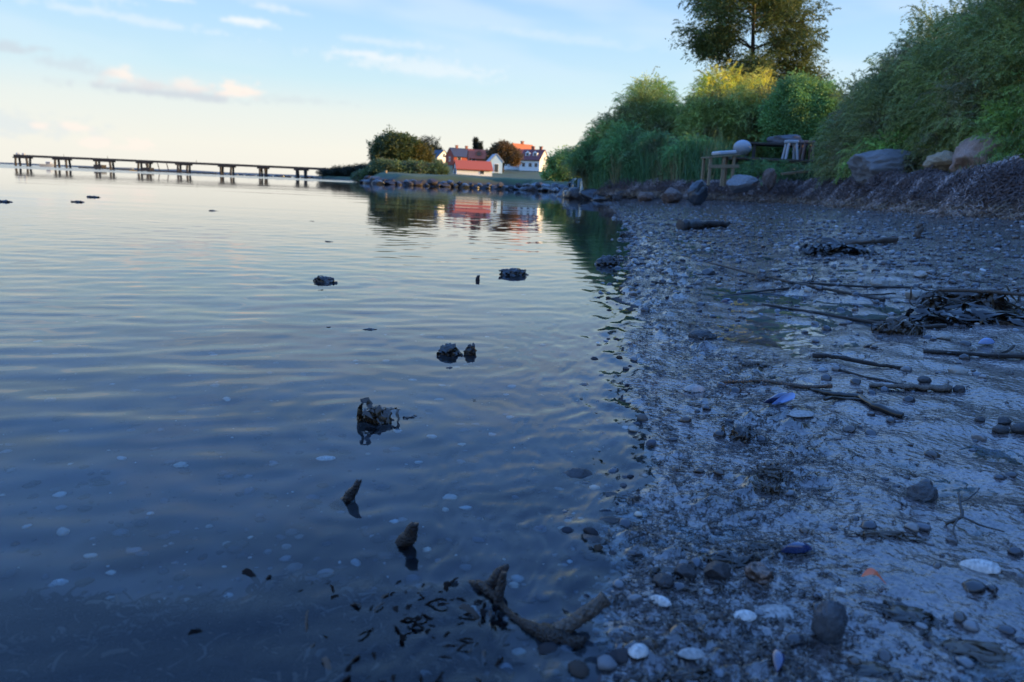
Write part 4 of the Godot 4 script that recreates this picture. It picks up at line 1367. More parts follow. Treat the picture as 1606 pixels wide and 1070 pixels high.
	for k in 7:
		var a := k * 0.9
		var p0 := Vector3(cos(a) * 0.12, 0, sin(a) * 0.12)
		var lean := Vector3(cos(a * 2.3), 0, sin(a * 2.3)) * 0.22
		var w := Vector3(-sin(a), 0, cos(a)) * 0.016
		var prev := [blade.vert(p0 - w), blade.vert(p0 + w)]
		for s in 4:
			var t := (s + 1) / 4.0
			var p := p0 + lean * t * t + Vector3(0, 1.0 * t * (0.75 + 0.25 * sin(a * 5.0)), 0)
			var e := [blade.vert(p - w * (1.0 - t * 0.9)), blade.vert(p + w * (1.0 - t * 0.9))]
			blade.quad(prev[0], prev[1], e[1], e[0])
			prev = e
	var bm := blade.mesh(false)
	var tops := []
	var tint := []
	for k in 1100:
		var px := rnd(2.9, 7.4)
		var pz := lerp_table(XZ, px) - rnd(0.6, 2.0) + (px - 5.0) * -0.25
		var h := rnd(0.7, 1.75) * (0.85 + 0.75 * nz_a.get_noise_2d(px * 1.3, pz * 1.3))
		tops.append(Transform3D(Basis(Vector3.UP, rnd(0, TAU)) * Basis(Vector3(1, 0, 0), rnd(-0.2, 0.2)), Vector3(px, base_height(px, pz) - 0.05, pz)).scaled_local(Vector3(1.2, h, 1.2)))
		tint.append(tint_of(Color(.07, .17, .065).lerp(Color(.20, .18, .08), smoothstep(0.1, 0.5, nz_a.get_noise_2d(px * 2.0, 7.0))), 0.4))
	tag(scatter("reeds", bm, mats.grass, tops, tint), "", "", "", "stuff")
	for q in [[3.1, -32.4, 1.5, "leafy shrub at the left end of the reeds"], [4.2, -31.0, 1.9, "leafy shrub left of the middle of the reeds"], [5.3, -29.8, 1.8, "leafy shrub in the middle of the reeds"], [6.4, -28.4, 1.5, "leafy shrub between the reeds and the plank table"], [8.1, -25.2, 0.75, "low leafy growth before the deck"], [9.6, -25.0, 0.7, "low leafy growth before the right end of the deck"]]:
		bush("leafy_shrub", q[3], "shrub", "", Vector3(q[0], 0.75, q[1]), [[Vector3(q[0], 0.75 + q[2] * 0.5, q[1]), Vector3(0.95, q[2] * 0.6, 0.6)]], 1800 if q[2] > 1.0 else 600, droop, m, Color(.045, .088, .036), 0.62 if q[2] > 1.0 else 0.45)
	tops = []
	tint = []
	for k in 9000:
		var px := rnd(5.5, 11.5)
		var pz := rnd(-28.5, -12.0)
		var db := bank_in(px, pz)
		if db < 1.0 or db > 4.5: continue
		var h := rnd(0.2, 0.55) * (1.0 + 0.6 * nz_a.get_noise_2d(px, pz))
		tops.append(Transform3D(Basis(Vector3.UP, rnd(0, TAU)), Vector3(px, base_height(px, pz) - 0.03, pz)).scaled_local(Vector3(1.0, h, 1.0)))
		tint.append(tint_of(Color(.075, .15, .045), 0.35))
	tag(scatter("grass", bm, mats.grass, tops, tint), "", "", "", "stuff")

	# the tall tree behind the bushes
	var o := thing("tall_tree", "tall airy tree with feathery branches rising behind the sun-tinted bush", "tree", Vector3(12.9, 0.9, -42))
	rng.seed = 31
	var tr := MB.new()
	var tips := []
	var stem := [Vector3(0, -0.3, 0), Vector3(-0.1, 2.5, 0), Vector3(-0.35, 5.0, 0.1), Vector3(-0.75, 7.2, 0.1), Vector3(-0.9, 9.5, 0), Vector3(-0.6, 12.0, 0.1), Vector3(-0.4, 15.0, 0)]
	var pts := []
	for i in stem.size() - 1:
		for k in 3: pts.append(stem[i].lerp(stem[i + 1], k / 3.0))
	pts.append(stem[-1])
	tube(tr, pts, ramp_radii(0.19, 0.025, pts.size(), 0.05), 9)
	part("trunk", tr.mesh(), mats.bark, o)
	var lb := MB.new()
	for k in 30:
		var t := 0.36 + 0.62 * k / 29.0
		var p: Vector3 = pts[int(t * (pts.size() - 1))]
		var a := k * 2.4 + rnd(-0.4, 0.4)
		var reach := (4.1 - absf(t - 0.66) * 4.6) * rnd(0.75, 1.1)
		var d := Vector3(cos(a), rnd(0.25, 0.75) - (0.35 if t < 0.5 else 0.0), sin(a)).normalized()
		limb(lb, tips, p, d, maxf(0.8, reach * 0.62), 0.075 * (1.15 - t * 0.6), 2)
	part("limbs", lb.mesh(), mats.bark, o)
	var ts := clump_spray(9, 0.42, 26, 0.15, 0.055)
	var ts2 := droop_spray(10, 0.7, 24, 0.14, 0.05, 0.5)
	var w1 := []
	var w2 := []
	var c1 := []
	var c2 := []
	for q in tips:
		for k in 26:
			var p: Vector3 = q[0] + Vector3(rng.randfn(), rng.randfn() * 0.8 - 0.3, rng.randfn()) * 0.32
			var t := Transform3D(Basis.from_euler(Vector3(rnd(-0.5, 0.5), atan2(-q[1].z, q[1].x) + rnd(-0.8, 0.8), rnd(-0.5, 0.4))), p).scaled_local(Vector3.ONE * rnd(0.65, 1.15))
			if k % 2: w1.append(t); c1.append(tint_of(Color(.125, .165, .055), 0.35))
			else: w2.append(t); c2.append(tint_of(Color(.125, .165, .055), 0.35))
	scatter("crown", ts, m, w1, c1, o).set_meta("kind", "stuff")
	scatter("crown_001", ts2, m, w2, c2, o).set_meta("kind", "stuff")

	# trees and bushes of the headland
	var far := [clump_spray(12, 0.9, 44, 0.42, 0.26)]
	var fy := func(px: float, pz: float) -> float: return headland_height(px, pz)
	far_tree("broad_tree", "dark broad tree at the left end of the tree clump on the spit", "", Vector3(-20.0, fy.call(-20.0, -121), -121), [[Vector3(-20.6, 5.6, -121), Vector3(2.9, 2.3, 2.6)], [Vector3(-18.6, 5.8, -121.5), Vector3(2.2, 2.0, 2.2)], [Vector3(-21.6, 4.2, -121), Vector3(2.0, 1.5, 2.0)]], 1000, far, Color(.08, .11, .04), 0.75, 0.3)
	far_tree("broad_tree", "broad tree, sunlit gold put into its leaves, beside the white gabled house", "", Vector3(-15.6, fy.call(-15.6, -123), -123), [[Vector3(-17.2, 5.2, -123), Vector3(1.9, 2.0, 2.2)], [Vector3(-16.0, 4.2, -123.5), Vector3(1.4, 1.6, 1.8)], [Vector3(-17.3, 3.6, -123), Vector3(2.0, 1.7, 2.0)]], 900, far, Color(.13, .12, .035), 0.75, 0.3)  # gold of the sunlit side painted into the whole crown's leaf tint
	far_tree("brown_tree", "reddish brown tree leaning before the tall orange roof", "", Vector3(-3.4, fy.call(-3.4, -152), -152), [[Vector3(-3.4, 7.2, -152), Vector3(2.2, 1.9, 2.0)], [Vector3(-1.8, 6.2, -152), Vector3(1.9, 1.6, 1.8)], [Vector3(-5.0, 6.0, -152), Vector3(1.6, 1.6, 1.8)]], 620, far, Color(.16, .10, .045), 0.7, 0.25)
	for q in [[-12.2, -208.0, 10.8, "taller"], [-10.9, -207.0, 9.6, "shorter"]]:
		var lobes := []
		for k in 5: lobes.append([Vector3(q[0], fy.call(q[0], q[1]) + 1.2 + (q[2] - 5.6) * k / 4.0, q[1]), Vector3(0.75 - 0.1 * k, 1.1, 0.75 - 0.1 * k)])
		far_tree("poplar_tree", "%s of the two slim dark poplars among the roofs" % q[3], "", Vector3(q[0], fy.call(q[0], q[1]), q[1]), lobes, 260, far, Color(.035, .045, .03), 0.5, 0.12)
	bush("round_bush", "green bush lit at the top between the white houses and the leftmost bush", "bush", "", Vector3(5.3, 1.0, -92), [[Vector3(5.0, 2.4, -92), Vector3(2.0, 2.0, 1.6)], [Vector3(7.0, 2.8, -92), Vector3(1.9, 2.1, 1.6)]], 800, far, mats.leaf, Color(.055, .095, .03), 0.55)
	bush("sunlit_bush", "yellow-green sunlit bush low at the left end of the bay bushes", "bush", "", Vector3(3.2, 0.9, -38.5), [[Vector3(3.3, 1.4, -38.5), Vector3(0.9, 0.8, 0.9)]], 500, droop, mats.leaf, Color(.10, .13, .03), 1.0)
	var hedge := [[-21.6, -108.0, 1.7, 1.1], [-18.6, -107.0, 2.2, 1.3], [-14.9, -108.0, 2.2, 1.2], [-12.2, -109.0, 1.5, 1.0], [-19.5, -150.0, 4.6, 2.0], [-26.0, -150.0, 2.4, 1.5]]
	var hl := ["leftmost bush of the dark row below the broad trees", "second bush of the dark row below the broad trees", "third bush of the dark row below the broad trees", "last bush of the dark row, beside the orange boathouse", "bush in front of the white gabled house", "low bush on the shore left of the broad trees"]
	for k in hedge.size():
		var q = hedge[k]
		var y: float = fy.call(q[0], q[1])
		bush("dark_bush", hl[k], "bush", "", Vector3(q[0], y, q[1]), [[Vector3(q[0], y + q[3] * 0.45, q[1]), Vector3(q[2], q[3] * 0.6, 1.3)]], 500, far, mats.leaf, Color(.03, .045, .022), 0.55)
	for k in 8:
		var px := -66.0 + k * 5.4
		var pz := -262.0 + k * 4.0
		var y: float = maxf(fy.call(px, pz), 0.2)
		var tall := 1.6 + k * 0.62
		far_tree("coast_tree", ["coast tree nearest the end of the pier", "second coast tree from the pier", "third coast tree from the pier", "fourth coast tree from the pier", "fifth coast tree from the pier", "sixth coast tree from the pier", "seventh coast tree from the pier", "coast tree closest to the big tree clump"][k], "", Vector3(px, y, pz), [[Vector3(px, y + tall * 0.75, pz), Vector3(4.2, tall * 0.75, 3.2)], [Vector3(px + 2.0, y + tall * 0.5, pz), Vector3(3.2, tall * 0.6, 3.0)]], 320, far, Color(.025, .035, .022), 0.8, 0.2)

func beach_things() -> void:
	rng.seed = 404
	var dw: Material = mats.driftwood
	var pw: Material = mats.pale_driftwood
	# sticks and beams
	stick_thing("long_stick", "long thin bent stick lying across the shingle toward the waterline", "stick", "", [Vector2(1.10, -4.24), Vector2(1.22, -3.75), Vector2(1.31, -3.42), Vector2(1.42, -3.14), Vector2(1.50, -2.98)], 0.008, 0.011, [0.03, 0.012, 0.0, 0.004, 0.0], dw, [[0.55, Vector3(0.05, 0.05, -0.06)], [0.8, Vector3(0.18, 0.01, -0.02)]])
	stick_thing("stick", "thin stick lying flat in front of the long bent one", "stick", "", [Vector2(0.87, -3.08), Vector2(1.05, -3.22), Vector2(1.22, -3.28)], 0.006, 0.008, [0, 0.004, 0], dw)
	stick_thing("stick", "straight stick crossing the right end of the long bent stick", "stick", "", [Vector2(1.28, -3.45), Vector2(1.62, -3.35), Vector2(1.80, -3.33)], 0.009, 0.007, [0.004, 0.006, 0], dw)
	stick_thing("branch", "dark forked branch low on the wet sand left of the weed heap", "branch", "", [Vector2(0.97, -2.86), Vector2(1.12, -2.66), Vector2(1.29, -2.41), Vector2(1.40, -2.36)], 0.006, 0.012, [0, 0.002, 0.002, 0.01], dw, [[0.5, Vector3(0.12, 0.008, 0.05)]])
	stick_thing("branch", "bent dark branch lying alone above the plank-like driftwood", "branch", "", [Vector2(0.787, -1.889), Vector2(0.84, -1.86), Vector2(0.91, -1.82), Vector2(0.981, -1.769)], 0.010, 0.006, [0.006, 0.008, 0.003, 0], dw)
	stick_thing("branch", "thin twig running from the bent branch toward the flat driftwood", "branch", "", [Vector2(0.80, -1.79), Vector2(0.84, -1.70), Vector2(0.93, -1.60)], 0.004, 0.005, [0, 0, 0], dw)
	stick_thing("driftwood_plank", "flat pale-edged piece of driftwood with a knob at its right end", "driftwood", "", [Vector2(0.815, -1.63), Vector2(0.87, -1.61), Vector2(0.93, -1.60), Vector2(0.975, -1.585)], 0.008, 0.014, [0, 0.003, 0.003, 0.002], pw, [], 0.5)
	pebble_thing("stone", "round dark stone at the right tip of the flat driftwood", "stone", "", 0.992, -1.585, Vector3(.013, .010, .012), 61, mats.dark_stone, 0.3)
	pebble_thing("stone", "dark stone lying just behind the flat driftwood", "stone", "", 0.955, -1.66, Vector3(.016, .010, .012), 62, mats.dark_stone, 0.3)
	stick_thing("reed_stem", "long brown reed stem on the sand above the blue mussel", "reed", "", [Vector2(0.469, -1.598), Vector2(0.56, -1.60), Vector2(0.66, -1.585), Vector2(0.715, -1.60)], 0.005, 0.008, [0, 0.002, 0.003, 0.005], pw)
	stick_thing("kelp_stalk", "knotted dark seaweed stalk curving down right of the blue mussel", "seaweed", "", [Vector2(0.66, -1.58), Vector2(0.69, -1.52), Vector2(0.73, -1.50), Vector2(0.725, -1.42), Vector2(0.76, -1.375)], 0.006, 0.012, [0, 0.003, 0.003, 0.004, 0.002], mats.weed, [[0.6, Vector3(-0.09, 0.004, 0.02)]])
	stick_thing("log", "short dark log at the back of the beach near the water", "log", "", [Vector2(1.83, -8.5), Vector2(2.05, -8.7), Vector2(2.3, -8.9)], 0.075, 0.06, [0, 0, 0], dw, [[0.7, Vector3(0.35, 0.03, -0.15)]])
	stick_thing("log", "reddish log lying on the shingle behind the dark weed heap", "log", "", [Vector2(2.40, -5.95), Vector2(2.75, -6.0), Vector2(3.15, -6.2)], 0.03, 0.022, [0, 0, 0.01], pw, [[0.3, Vector3(0.2, 0.05, 0.1)]])
	stick_thing("stump", "small upright stump end standing on the shingle before the bank", "stump", "", [Vector2(3.67, -6.87), Vector2(3.70, -6.9), Vector2(3.72, -6.92)], 0.03, 0.022, [0, 0.06, 0.12], pw)
	stick_thing("stick", "pale green-tipped reed lying over the right weed heap", "reed", "", [Vector2(1.62, -2.82), Vector2(1.78, -2.75), Vector2(1.98, -2.70)], 0.010, 0.012, [0.07, 0.075, 0.07], mats.pale_driftwood)
	stick_thing("branch", "long dark pole at the right edge in front of the weed heap", "branch", "", [Vector2(1.13, -1.99), Vector2(1.27, -1.94), Vector2(1.45, -1.88)], 0.007, 0.012, [0, 0.004, 0.004], dw, [[0.5, Vector3(0.1, 0.02, -0.05)]])
	stick_thing("twig", "small three-armed black twig standing on the wet sand at right", "twig", "", [Vector2(0.575, -0.90), Vector2(0.592, -0.895), Vector2(0.607, -0.935)], 0.0035, 0.0028, [0, 0.014, 0.03], mats.weed, [[0.5, Vector3(0.042, -0.008, 0.022)], [0.45, Vector3(-0.02, -0.016, 0.035)], [0.8, Vector3(0.03, 0.016, -0.012)]])
	stick_thing("reed_stem", "short brown stick lying in the wet sand at the water's edge", "stick", "", [Vector2(0.64, -3.45), Vector2(0.70, -3.44), Vector2(0.76, -3.44)], 0.007, 0.009, [0, 0.002, 0], dw)
	# heaps of weed
	var heap := weed_clump("weed_heap", "large heap of dark seaweed and sticks at the right edge of the beach", "", lay(1.60, -2.52), Vector3(0.50, 0.085, 0.22), 9, mats.weed, 71, 0.014, 0.8)
	heap.rotation.y = -0.1
	weed_clump("weed_heap", "smaller dark weed heap left of the large one, with curled fronds", "", lay(1.22, -2.3), Vector3(0.16, 0.075, 0.1), 9, mats.brown_weed, 72, 0.009, 0.8)
	weed_clump("weed_heap", "upper brown part of the weed pile under the pale reed", "", lay(1.78, -2.85), Vector3(0.4, 0.14, 0.2), 9, mats.brown_weed, 73, 0.015, 0.7)
	weed_clump("weed_heap", "dark weed heap on the shingle below the reddish log", "", lay(2.25, -5.2), Vector3(0.5, 0.14, 0.3), 10, mats.weed, 74, 0.024, 0.7)
	weed_clump("weed_clump", "small round tuft sitting on the long bent stick", "", lay(1.19, -3.55), Vector3(0.085, 0.06, 0.06), 5, mats.brown_weed, 75, 0.006, 1.0)
	weed_clump("weed_clump", "dark drooping weed clump between the blue mussel and the water", "", lay(0.41, -1.235), Vector3(0.055, 0.034, 0.05), 7, mats.weed, 76, 0.005, 0.95)
	weed_clump("weed_clump", "spidery pale-tipped weed tuft on the wet sand below the clump", "", lay(0.404, -1.064), Vector3(0.06, 0.022, 0.045), 9, mats.brown_weed, 77, 0.0025, 0.5)
	weed_clump("weed_clump", "small mop-headed weed tuft nearest the shallow puddle", "", lay(0.385, -1.00), Vector3(0.042, 0.024, 0.036), 9, mats.brown_weed, 78, 0.0022, 0.6)
	weed_clump("weed_clump", "low brown weed patch above the reed stem", "", lay(0.61, -1.80), Vector3(0.09, 0.02, 0.05), 7, mats.brown_weed, 79, 0.005, 0.6)
	weed_clump("weed_clump", "black weed strip along the row of stones near the puddle", "", lay(0.265, -0.79), Vector3(0.075, 0.022, 0.035), 7, mats.weed, 80, 0.004, 0.8)
	weed_clump("weed_clump", "dark weed lying between the row of stones and the ripples", "", lay(0.185, -0.765), Vector3(0.05, 0.014, 0.03), 6, mats.weed, 81, 0.004, 0.6)
	weed_clump("weed_clump", "dark weed patch right of the upright grey stone", "", lay(0.415, -0.69), Vector3(0.09, 0.016, 0.05), 8, mats.weed, 82, 0.004, 0.7)
	weed_clump("weed_clump", "wide dark weed mat in the bottom right corner", "", lay(0.46, -0.635), Vector3(0.10, 0.014, 0.05), 9, mats.brown_weed, 83, 0.004, 0.7)
	weed_clump("weed_clump", "weed tangle under the upright grey stone", "", lay(0.34, -0.60), Vector3(0.09, 0.010, 0.04), 8, mats.weed, 84, 0.003, 0.6)
	weed_clump("weed_clump", "small clod of dark weed with a mussel in it above the puddle", "", lay(0.315, -0.835), Vector3(0.05, 0.014, 0.03), 6, mats.weed, 85, 0.003, 0.7)
	weed_clump("weed_clump", "flattened dark weed at the bottom edge among pale shells", "", lay(0.165, -0.575), Vector3(0.06, 0.01, 0.03), 6, mats.weed, 86, 0.004, 0.6)
	weed_clump("weed_clump", "narrow ridge of weed running right from the twig's foot", "", lay(0.475, -0.86), Vector3(0.09, 0.012, 0.022), 6, mats.brown_weed, 87, 0.003, 0.5)
	weed_clump("weed_clump", "low dark weed strip right of the mop-headed tuft", "", lay(0.47, -1.02), Vector3(0.12, 0.010, 0.03), 6, mats.weed, 88, 0.003, 0.4)
	# stones
	pebble_thing("stone", "upright blue-grey stone standing in the wet sand at the bottom", "stone", "", 0.322, -0.652, Vector3(.0175, .026, .015), 51, mats.wet_stone, 0.22, 0.4, 4)
	pebble_thing("stone", "blue-black stone lying alone on the smooth sand at right", "stone", "", 0.592, -0.99, Vector3(.022, .0155, .017), 52, mats.wet_stone, 0.2, 0.2, 4)
	pebble_thing("stone", "dark oval stone alone on the wet sand beyond the reed stem", "stone", "", 0.565, -2.16, Vector3(.042, .018, .03), 53, mats.dark_stone, 0.3, 0.1, 4)
	var row := [[.176, -.735, .010, "leftmost dark stone of the row by the puddle"], [.205, -.757, .011, "second dark stone of the row, before the weed"], [.240, -.757, .013, "roundest olive stone of the row by the puddle"], [.286, -.754, .014, "reddish brown stone at the right end of the row"]]
	for k in row.size():
		pebble_thing("stone", row[k][3], "stone", "", row[k][0], row[k][1], Vector3(row[k][2] * 1.15, row[k][2] * 0.85, row[k][2]), 54 + k, mats.brown_stone if k == 3 else mats.dark_stone, 0.2)
	pebble_thing("stone", "pale round pebble behind the flat driftwood at right", "stone", "", 1.085, -1.748, Vector3(.026, .016, .02), 58, mats.pale_stone, 0.3)
	for q in [[.903, -1.303, .013, "dark stone at the near left of the loose group on the smooth sand"], [.938, -1.303, .016, "largest dark stone, near right of the loose group on the smooth sand"], [.935, -1.345, .012, "dark stone at the far right of the loose group on the smooth sand"], [.90, -1.36, .009, "smallest dark stone, farthest of the loose group on the smooth sand"]]:
		pebble_thing("stone", q[3], "stone", "dark stones at the right edge of the smooth sand", q[0], q[1], Vector3(q[2] * 1.1, q[2] * 0.7, q[2] * 0.9), int(q[0] * 1000), mats.dark_stone, 0.25)
	for q in [[1.688, -3.417, .034, "white stone on the shingle below the reddish log"], [1.679, -3.091, .032, "pale bluish stone left of the weed pile"], [2.075, -3.788, .03, "white stone highest up the shingle near the weed pile"], [1.50, -2.06, .026, "pale stone in front of the large weed heap"], [1.30, -2.2, .02, "small bluish stone beside the smaller weed heap"], [1.02, -3.9, .03, "dark blue stone beside the long bent stick"]]:
		pebble_thing("stone", q[3], "stone", "", q[0], q[1], Vector3(q[2] * 1.2, q[2] * 0.75, q[2]), int(q[0] * 1300), mats.pale_stone if not q[3].begins_with("dark") else mats.wet_stone, 0.25)
	# shells
	var mu := thing("mussel_shell", "open blue mussel shell standing in the wet sand", "shell", lay(0.535, -1.43))
	var v1 := part("valve", valve_mesh(0.058, 0.5, 0.013, 0.75, 0, false, 2), mats.mussel, mu)
	v1.transform = Transform3D(Basis(Vector3.UP, 0.5) * Basis(Vector3(1, 0, 0), 0.75) * Basis(Vector3(0, 0, 1), 0.35), Vector3(0, 0.014, 0))
	var v2 := part("valve", valve_mesh(0.052, 0.46, 0.010, 0.75, 0, true, 2), mats.mussel_inside, mu, Vector3(0.008, 0.010, 0.012))
	v2.rotation = Vector3(0.5, 0.5, 0.4)
	v2.set_meta("label", "pearly pale blue inside of the mussel")
	shell_thing("shell", "thin pale yellowish shell lying flat beside the blue mussel", "shell", "", 0.553, -1.352, 0.055, 0.72, 0.004, 0.2, 0, 0.3, 0.06, mats.dull_shell, 0.003)
	shell_thing("shell", "clean white oval shell on the smooth sand at the right", "shell", "", 0.548, -0.782, 0.040, 0.62, 0.007, 0.1, 0, -0.5, 0.28, mats.shell, 0.004)
	shell_thing("shell", "white shell lying in the sand left of the upright stone", "shell", "", 0.248, -0.678, 0.024, 0.7, 0.005, 0.1, 14, 0.2, 0.2, mats.shell, 0.002)
	shell_thing("shell", "bluish white shell beside the ripples below the row of stones", "shell", "", 0.166, -0.699, 0.024, 0.6, 0.006, 0.2, 10, -0.6, 0.3, mats.shell, 0.003)
	shell_thing("shell", "white shell at the foot of the ripples in the bottom corner of the beach", "shell", "", 0.128, -0.605, 0.022, 0.8, 0.006, 0.1, 12, 0.9, 0.1, mats.shell, 0.003)
	shell_thing("shell", "greyish shell right of the white one at the bottom edge", "shell", "", 0.177, -0.607, 0.026, 0.6, 0.004, 0.2, 10, 0.1, 0.1, mats.dull_shell, 0.002)
	shell_thing("shell", "large dull shell half buried left of the upright stone", "shell", "", 0.285, -0.69, 0.05, 0.62, 0.006, 0.1, 0, 0.2, 0.12, mats.dull_shell, 0.001)
	shell_thing("mussel_shell", "small bright blue mussel shell on the bottom edge of the picture", "shell", "", 0.253, -0.597, 0.030, 0.5, 0.007, 0.7, 0, 1.3, 0.5, mats.mussel, 0.006)
	shell_thing("mussel_shell", "dark blue mussel shell lying in the weed clod above the puddle", "shell", "", 0.352, -0.822, 0.040, 0.5, 0.010, 0.7, 0, 0.2, 0.25, mats.mussel, 0.006)
	shell_thing("mussel_shell", "blue mussel shell half buried among the far pebbles by the water", "shell", "", 0.847, -2.923, 0.06, 0.5, 0.014, 0.7, 0, 0.4, 0.2, mats.mussel, 0.006)
	shell_thing("mussel_shell", "bluish shell in front of the large weed heap at right", "shell", "", 1.38, -2.12, 0.06, 0.5, 0.014, 0.6, 0, 0.3, 0.2, mats.mussel_inside, 0.008)
	shell_thing("shell", "pale shell on the sand left of the reed stem by the water", "shell", "", 0.40, -1.55, 0.05, 0.7, 0.010, 0.1, 0, 0.2, 0.1, mats.dull_shell, 0.003)
	var lf := MB.new()
	var prev := []
	for i in 9:
		var t := i / 8.0
		var w := 0.006 * sin(PI * pow(t, 0.8)) + 0.0008
		var y := 0.006 * sin(t * 4.0) + 0.003
		var e := [lf.vert(Vector3((t - 0.5) * 0.026, y + w * 0.45, -w)), lf.vert(Vector3((t - 0.5) * 0.026, y, 0)), lf.vert(Vector3((t - 0.5) * 0.026, y + w * 0.3, w))]
		if prev:
			lf.quad(prev[0], prev[1], e[1], e[0])
			lf.quad(prev[1], prev[2], e[2], e[1])
		prev = e
	var lo := part("fallen_leaf", lf.mesh(), mats.orange_leaf)
	lo.position = lay(0.41, -0.747, 0.004)
	lo.rotation.y = -0.25
	tag(lo, "orange-red leaf lying curled on the wet sand", "leaf")

func water_things() -> void:
	rng.seed = 505
	weed_clump("weed_clump", "looped brown seaweed clump standing in the water in mid picture", "", Vector3(-0.234, 0.0, -1.262), Vector3(0.062, 0.050, 0.05), 9, mats.brown_weed, 91, 0.009, 0.85)
	weed_clump("weed_frond", "thin frond trailing in the water right of the looped clump", "", Vector3(-0.178, -0.001, -1.29), Vector3(0.045, 0.010, 0.02), 3, mats.weed, 92, 0.003, 0.35)
	weed_clump("weed_clump", "round dark weed clump, left one of the close pair in the water", "", Vector3(-0.154, 0.0, -1.812), Vector3(0.062, 0.040, 0.05), 7, mats.weed, 93, 0.006, 1.0)
	weed_clump("weed_clump", "smaller dark weed clump, right one of the close pair in the water", "", Vector3(-0.104, 0.0, -1.822), Vector3(0.032, 0.036, 0.03), 6, mats.weed, 94, 0.005, 1.0)
	weed_clump("weed_clump", "flat black weed raft in the water beyond the pair", "", Vector3(-0.008, 0.0, -3.58), Vector3(0.14, 0.05, 0.10), 8, mats.weed, 95, 0.012, 0.95)
	weed_clump("weed_clump", "square-topped black weed clump in the water close to the beach", "", Vector3(0.522, 0.0, -4.28), Vector3(0.14, 0.08, 0.12), 8, mats.weed, 96, 0.012, 1.0)
	weed_clump("weed_clump", "tilted two-part black weed clump left in the open water", "", Vector3(-0.79, 0.0, -3.05), Vector3(0.075, 0.035, 0.05), 6, mats.weed, 97, 0.01, 0.9)
	weed_clump("weed_frond", "pale-backed frond floating against the tilted clump", "", Vector3(-0.755, 0.0, -3.02), Vector3(0.06, 0.014, 0.03), 4, mats.brown_weed, 98, 0.012, 0.5)
	weed_clump("weed_clump", "dark weed clump at the very edge of the beach beneath the bush reflection", "", Vector3(1.03, 0.0, -7.0), Vector3(0.14, 0.07, 0.12), 6, mats.weed, 99, 0.015, 1.0)
	stick_thing_in_water("stick", "single thin stub poking up between the two far weed clumps", [Vector3(-0.166, -0.02, -3.297), Vector3(-0.166, 0.01, -3.297), Vector3(-0.160, 0.022, -3.3)], [0.012, 0.009, 0.004])
	var bits := [[-1.27, -5.02, .05, "small dark weed float left of the far clump pair"], [-3.45, -8.46, .10, "dark float far out in the pale water"], [-6.2, -10.95, .16, "dark weed raft far left below the pier"], [-5.42, -9.2, .14, "thin weed raft nearest the left edge below the pier"], [-5.8, -8.45, .16, "weed raft cut by the left edge of the picture"], [-0.409, -2.08, .05, "flat weed strip floating left of the close pair"], [-0.53, -2.09, .016, "tiny weed speck beside the flat floating strip"], [-2.0, -7.3, .05, "tiny float between the pier and the far clumps"], [-0.07, -1.42, .009, "tiny dark speck right of the looped clump"]]
	for k in bits.size():
		var q = bits[k]
		weed_clump("floating_weed", q[3], "", Vector3(q[0], 0.0, q[1]), Vector3(q[2] * 1.1, q[2] * 0.16, q[2] * 0.6), 4, mats.weed, 120 + k, q[2] * 0.2, 0.8)
	# driftwood in the shallows
	stick_thing_in_water("driftwood_stub", "dark leaning wooden stub standing in the water, farthest of three", [Vector3(-0.225, -0.03, -0.935), Vector3(-0.212, -0.002, -0.93), Vector3(-0.203, 0.012, -0.928), Vector3(-0.199, 0.022, -0.928), Vector3(-0.196, 0.026, -0.93)], [0.013, 0.0075, 0.0054, 0.0042, 0.003])
	stick_thing_in_water("driftwood_stub", "thick brown wooden stub with a pale side, middle of three", [Vector3(-0.135, -0.04, -0.83), Vector3(-0.118, -0.003, -0.812), Vector3(-0.110, 0.012, -0.806), Vector3(-0.107, 0.024, -0.804), Vector3(-0.104, 0.028, -0.805)], [0.014, 0.009, 0.008, 0.0066, 0.004])
	var br := thing("driftwood_branch", "knobbly driftwood branch with a cut stub lying in the shallows at the bottom", "driftwood", Vector3(0, 0, -0.66))
	var o := Vector3(0, 0, -0.66)
	var b := MB.new()
	var main := [Vector3(-0.044, -0.010, -0.738), Vector3(-0.026, 0.000, -0.724), Vector3(-0.008, 0.001, -0.704), Vector3(0.004, -0.001, -0.682), Vector3(0.018, -0.001, -0.661), Vector3(0.032, 0.002, -0.645), Vector3(0.046, 0.003, -0.634), Vector3(0.060, 0.002, -0.626), Vector3(0.072, -0.008, -0.618)]
	gnarled(b, main.map(func(p): return p - o), [0.003, 0.005, 0.005, 0.0034, 0.0034, 0.0058, 0.009, 0.0095, 0.006])
	part("stem", b.mesh(), mats.driftwood, br)
	b = MB.new()
	gnarled(b, [Vector3(0.048, 0.003, -0.632), Vector3(0.066, 0.010, -0.640), Vector3(0.084, 0.018, -0.650), Vector3(0.104, 0.028, -0.661)].map(func(p): return p - o), [0.0085, 0.0072, 0.0068, 0.0072])
	part("cut_stub", b.mesh(), mats.pale_driftwood, br)
	b = MB.new()
	gnarled(b, [Vector3(-0.003, -0.008, -0.690), Vector3(-0.002, 0.008, -0.693), Vector3(0.000, 0.020, -0.697), Vector3(0.002, 0.029, -0.700)].map(func(p): return p - o), [0.0052, 0.0048, 0.0045, 0.003])
	part("stub", b.mesh(), mats.driftwood, br)
	b = MB.new()
	gnarled(b, [Vector3(-0.020, -0.003, -0.722), Vector3(-0.008, 0.007, -0.722), Vector3(0.000, 0.015, -0.726), Vector3(0.005, 0.021, -0.730)].map(func(p): return p - o), [0.005, 0.0066, 0.0056, 0.0025])
	part("stub", b.mesh(), mats.driftwood, br)
	b = MB.new()
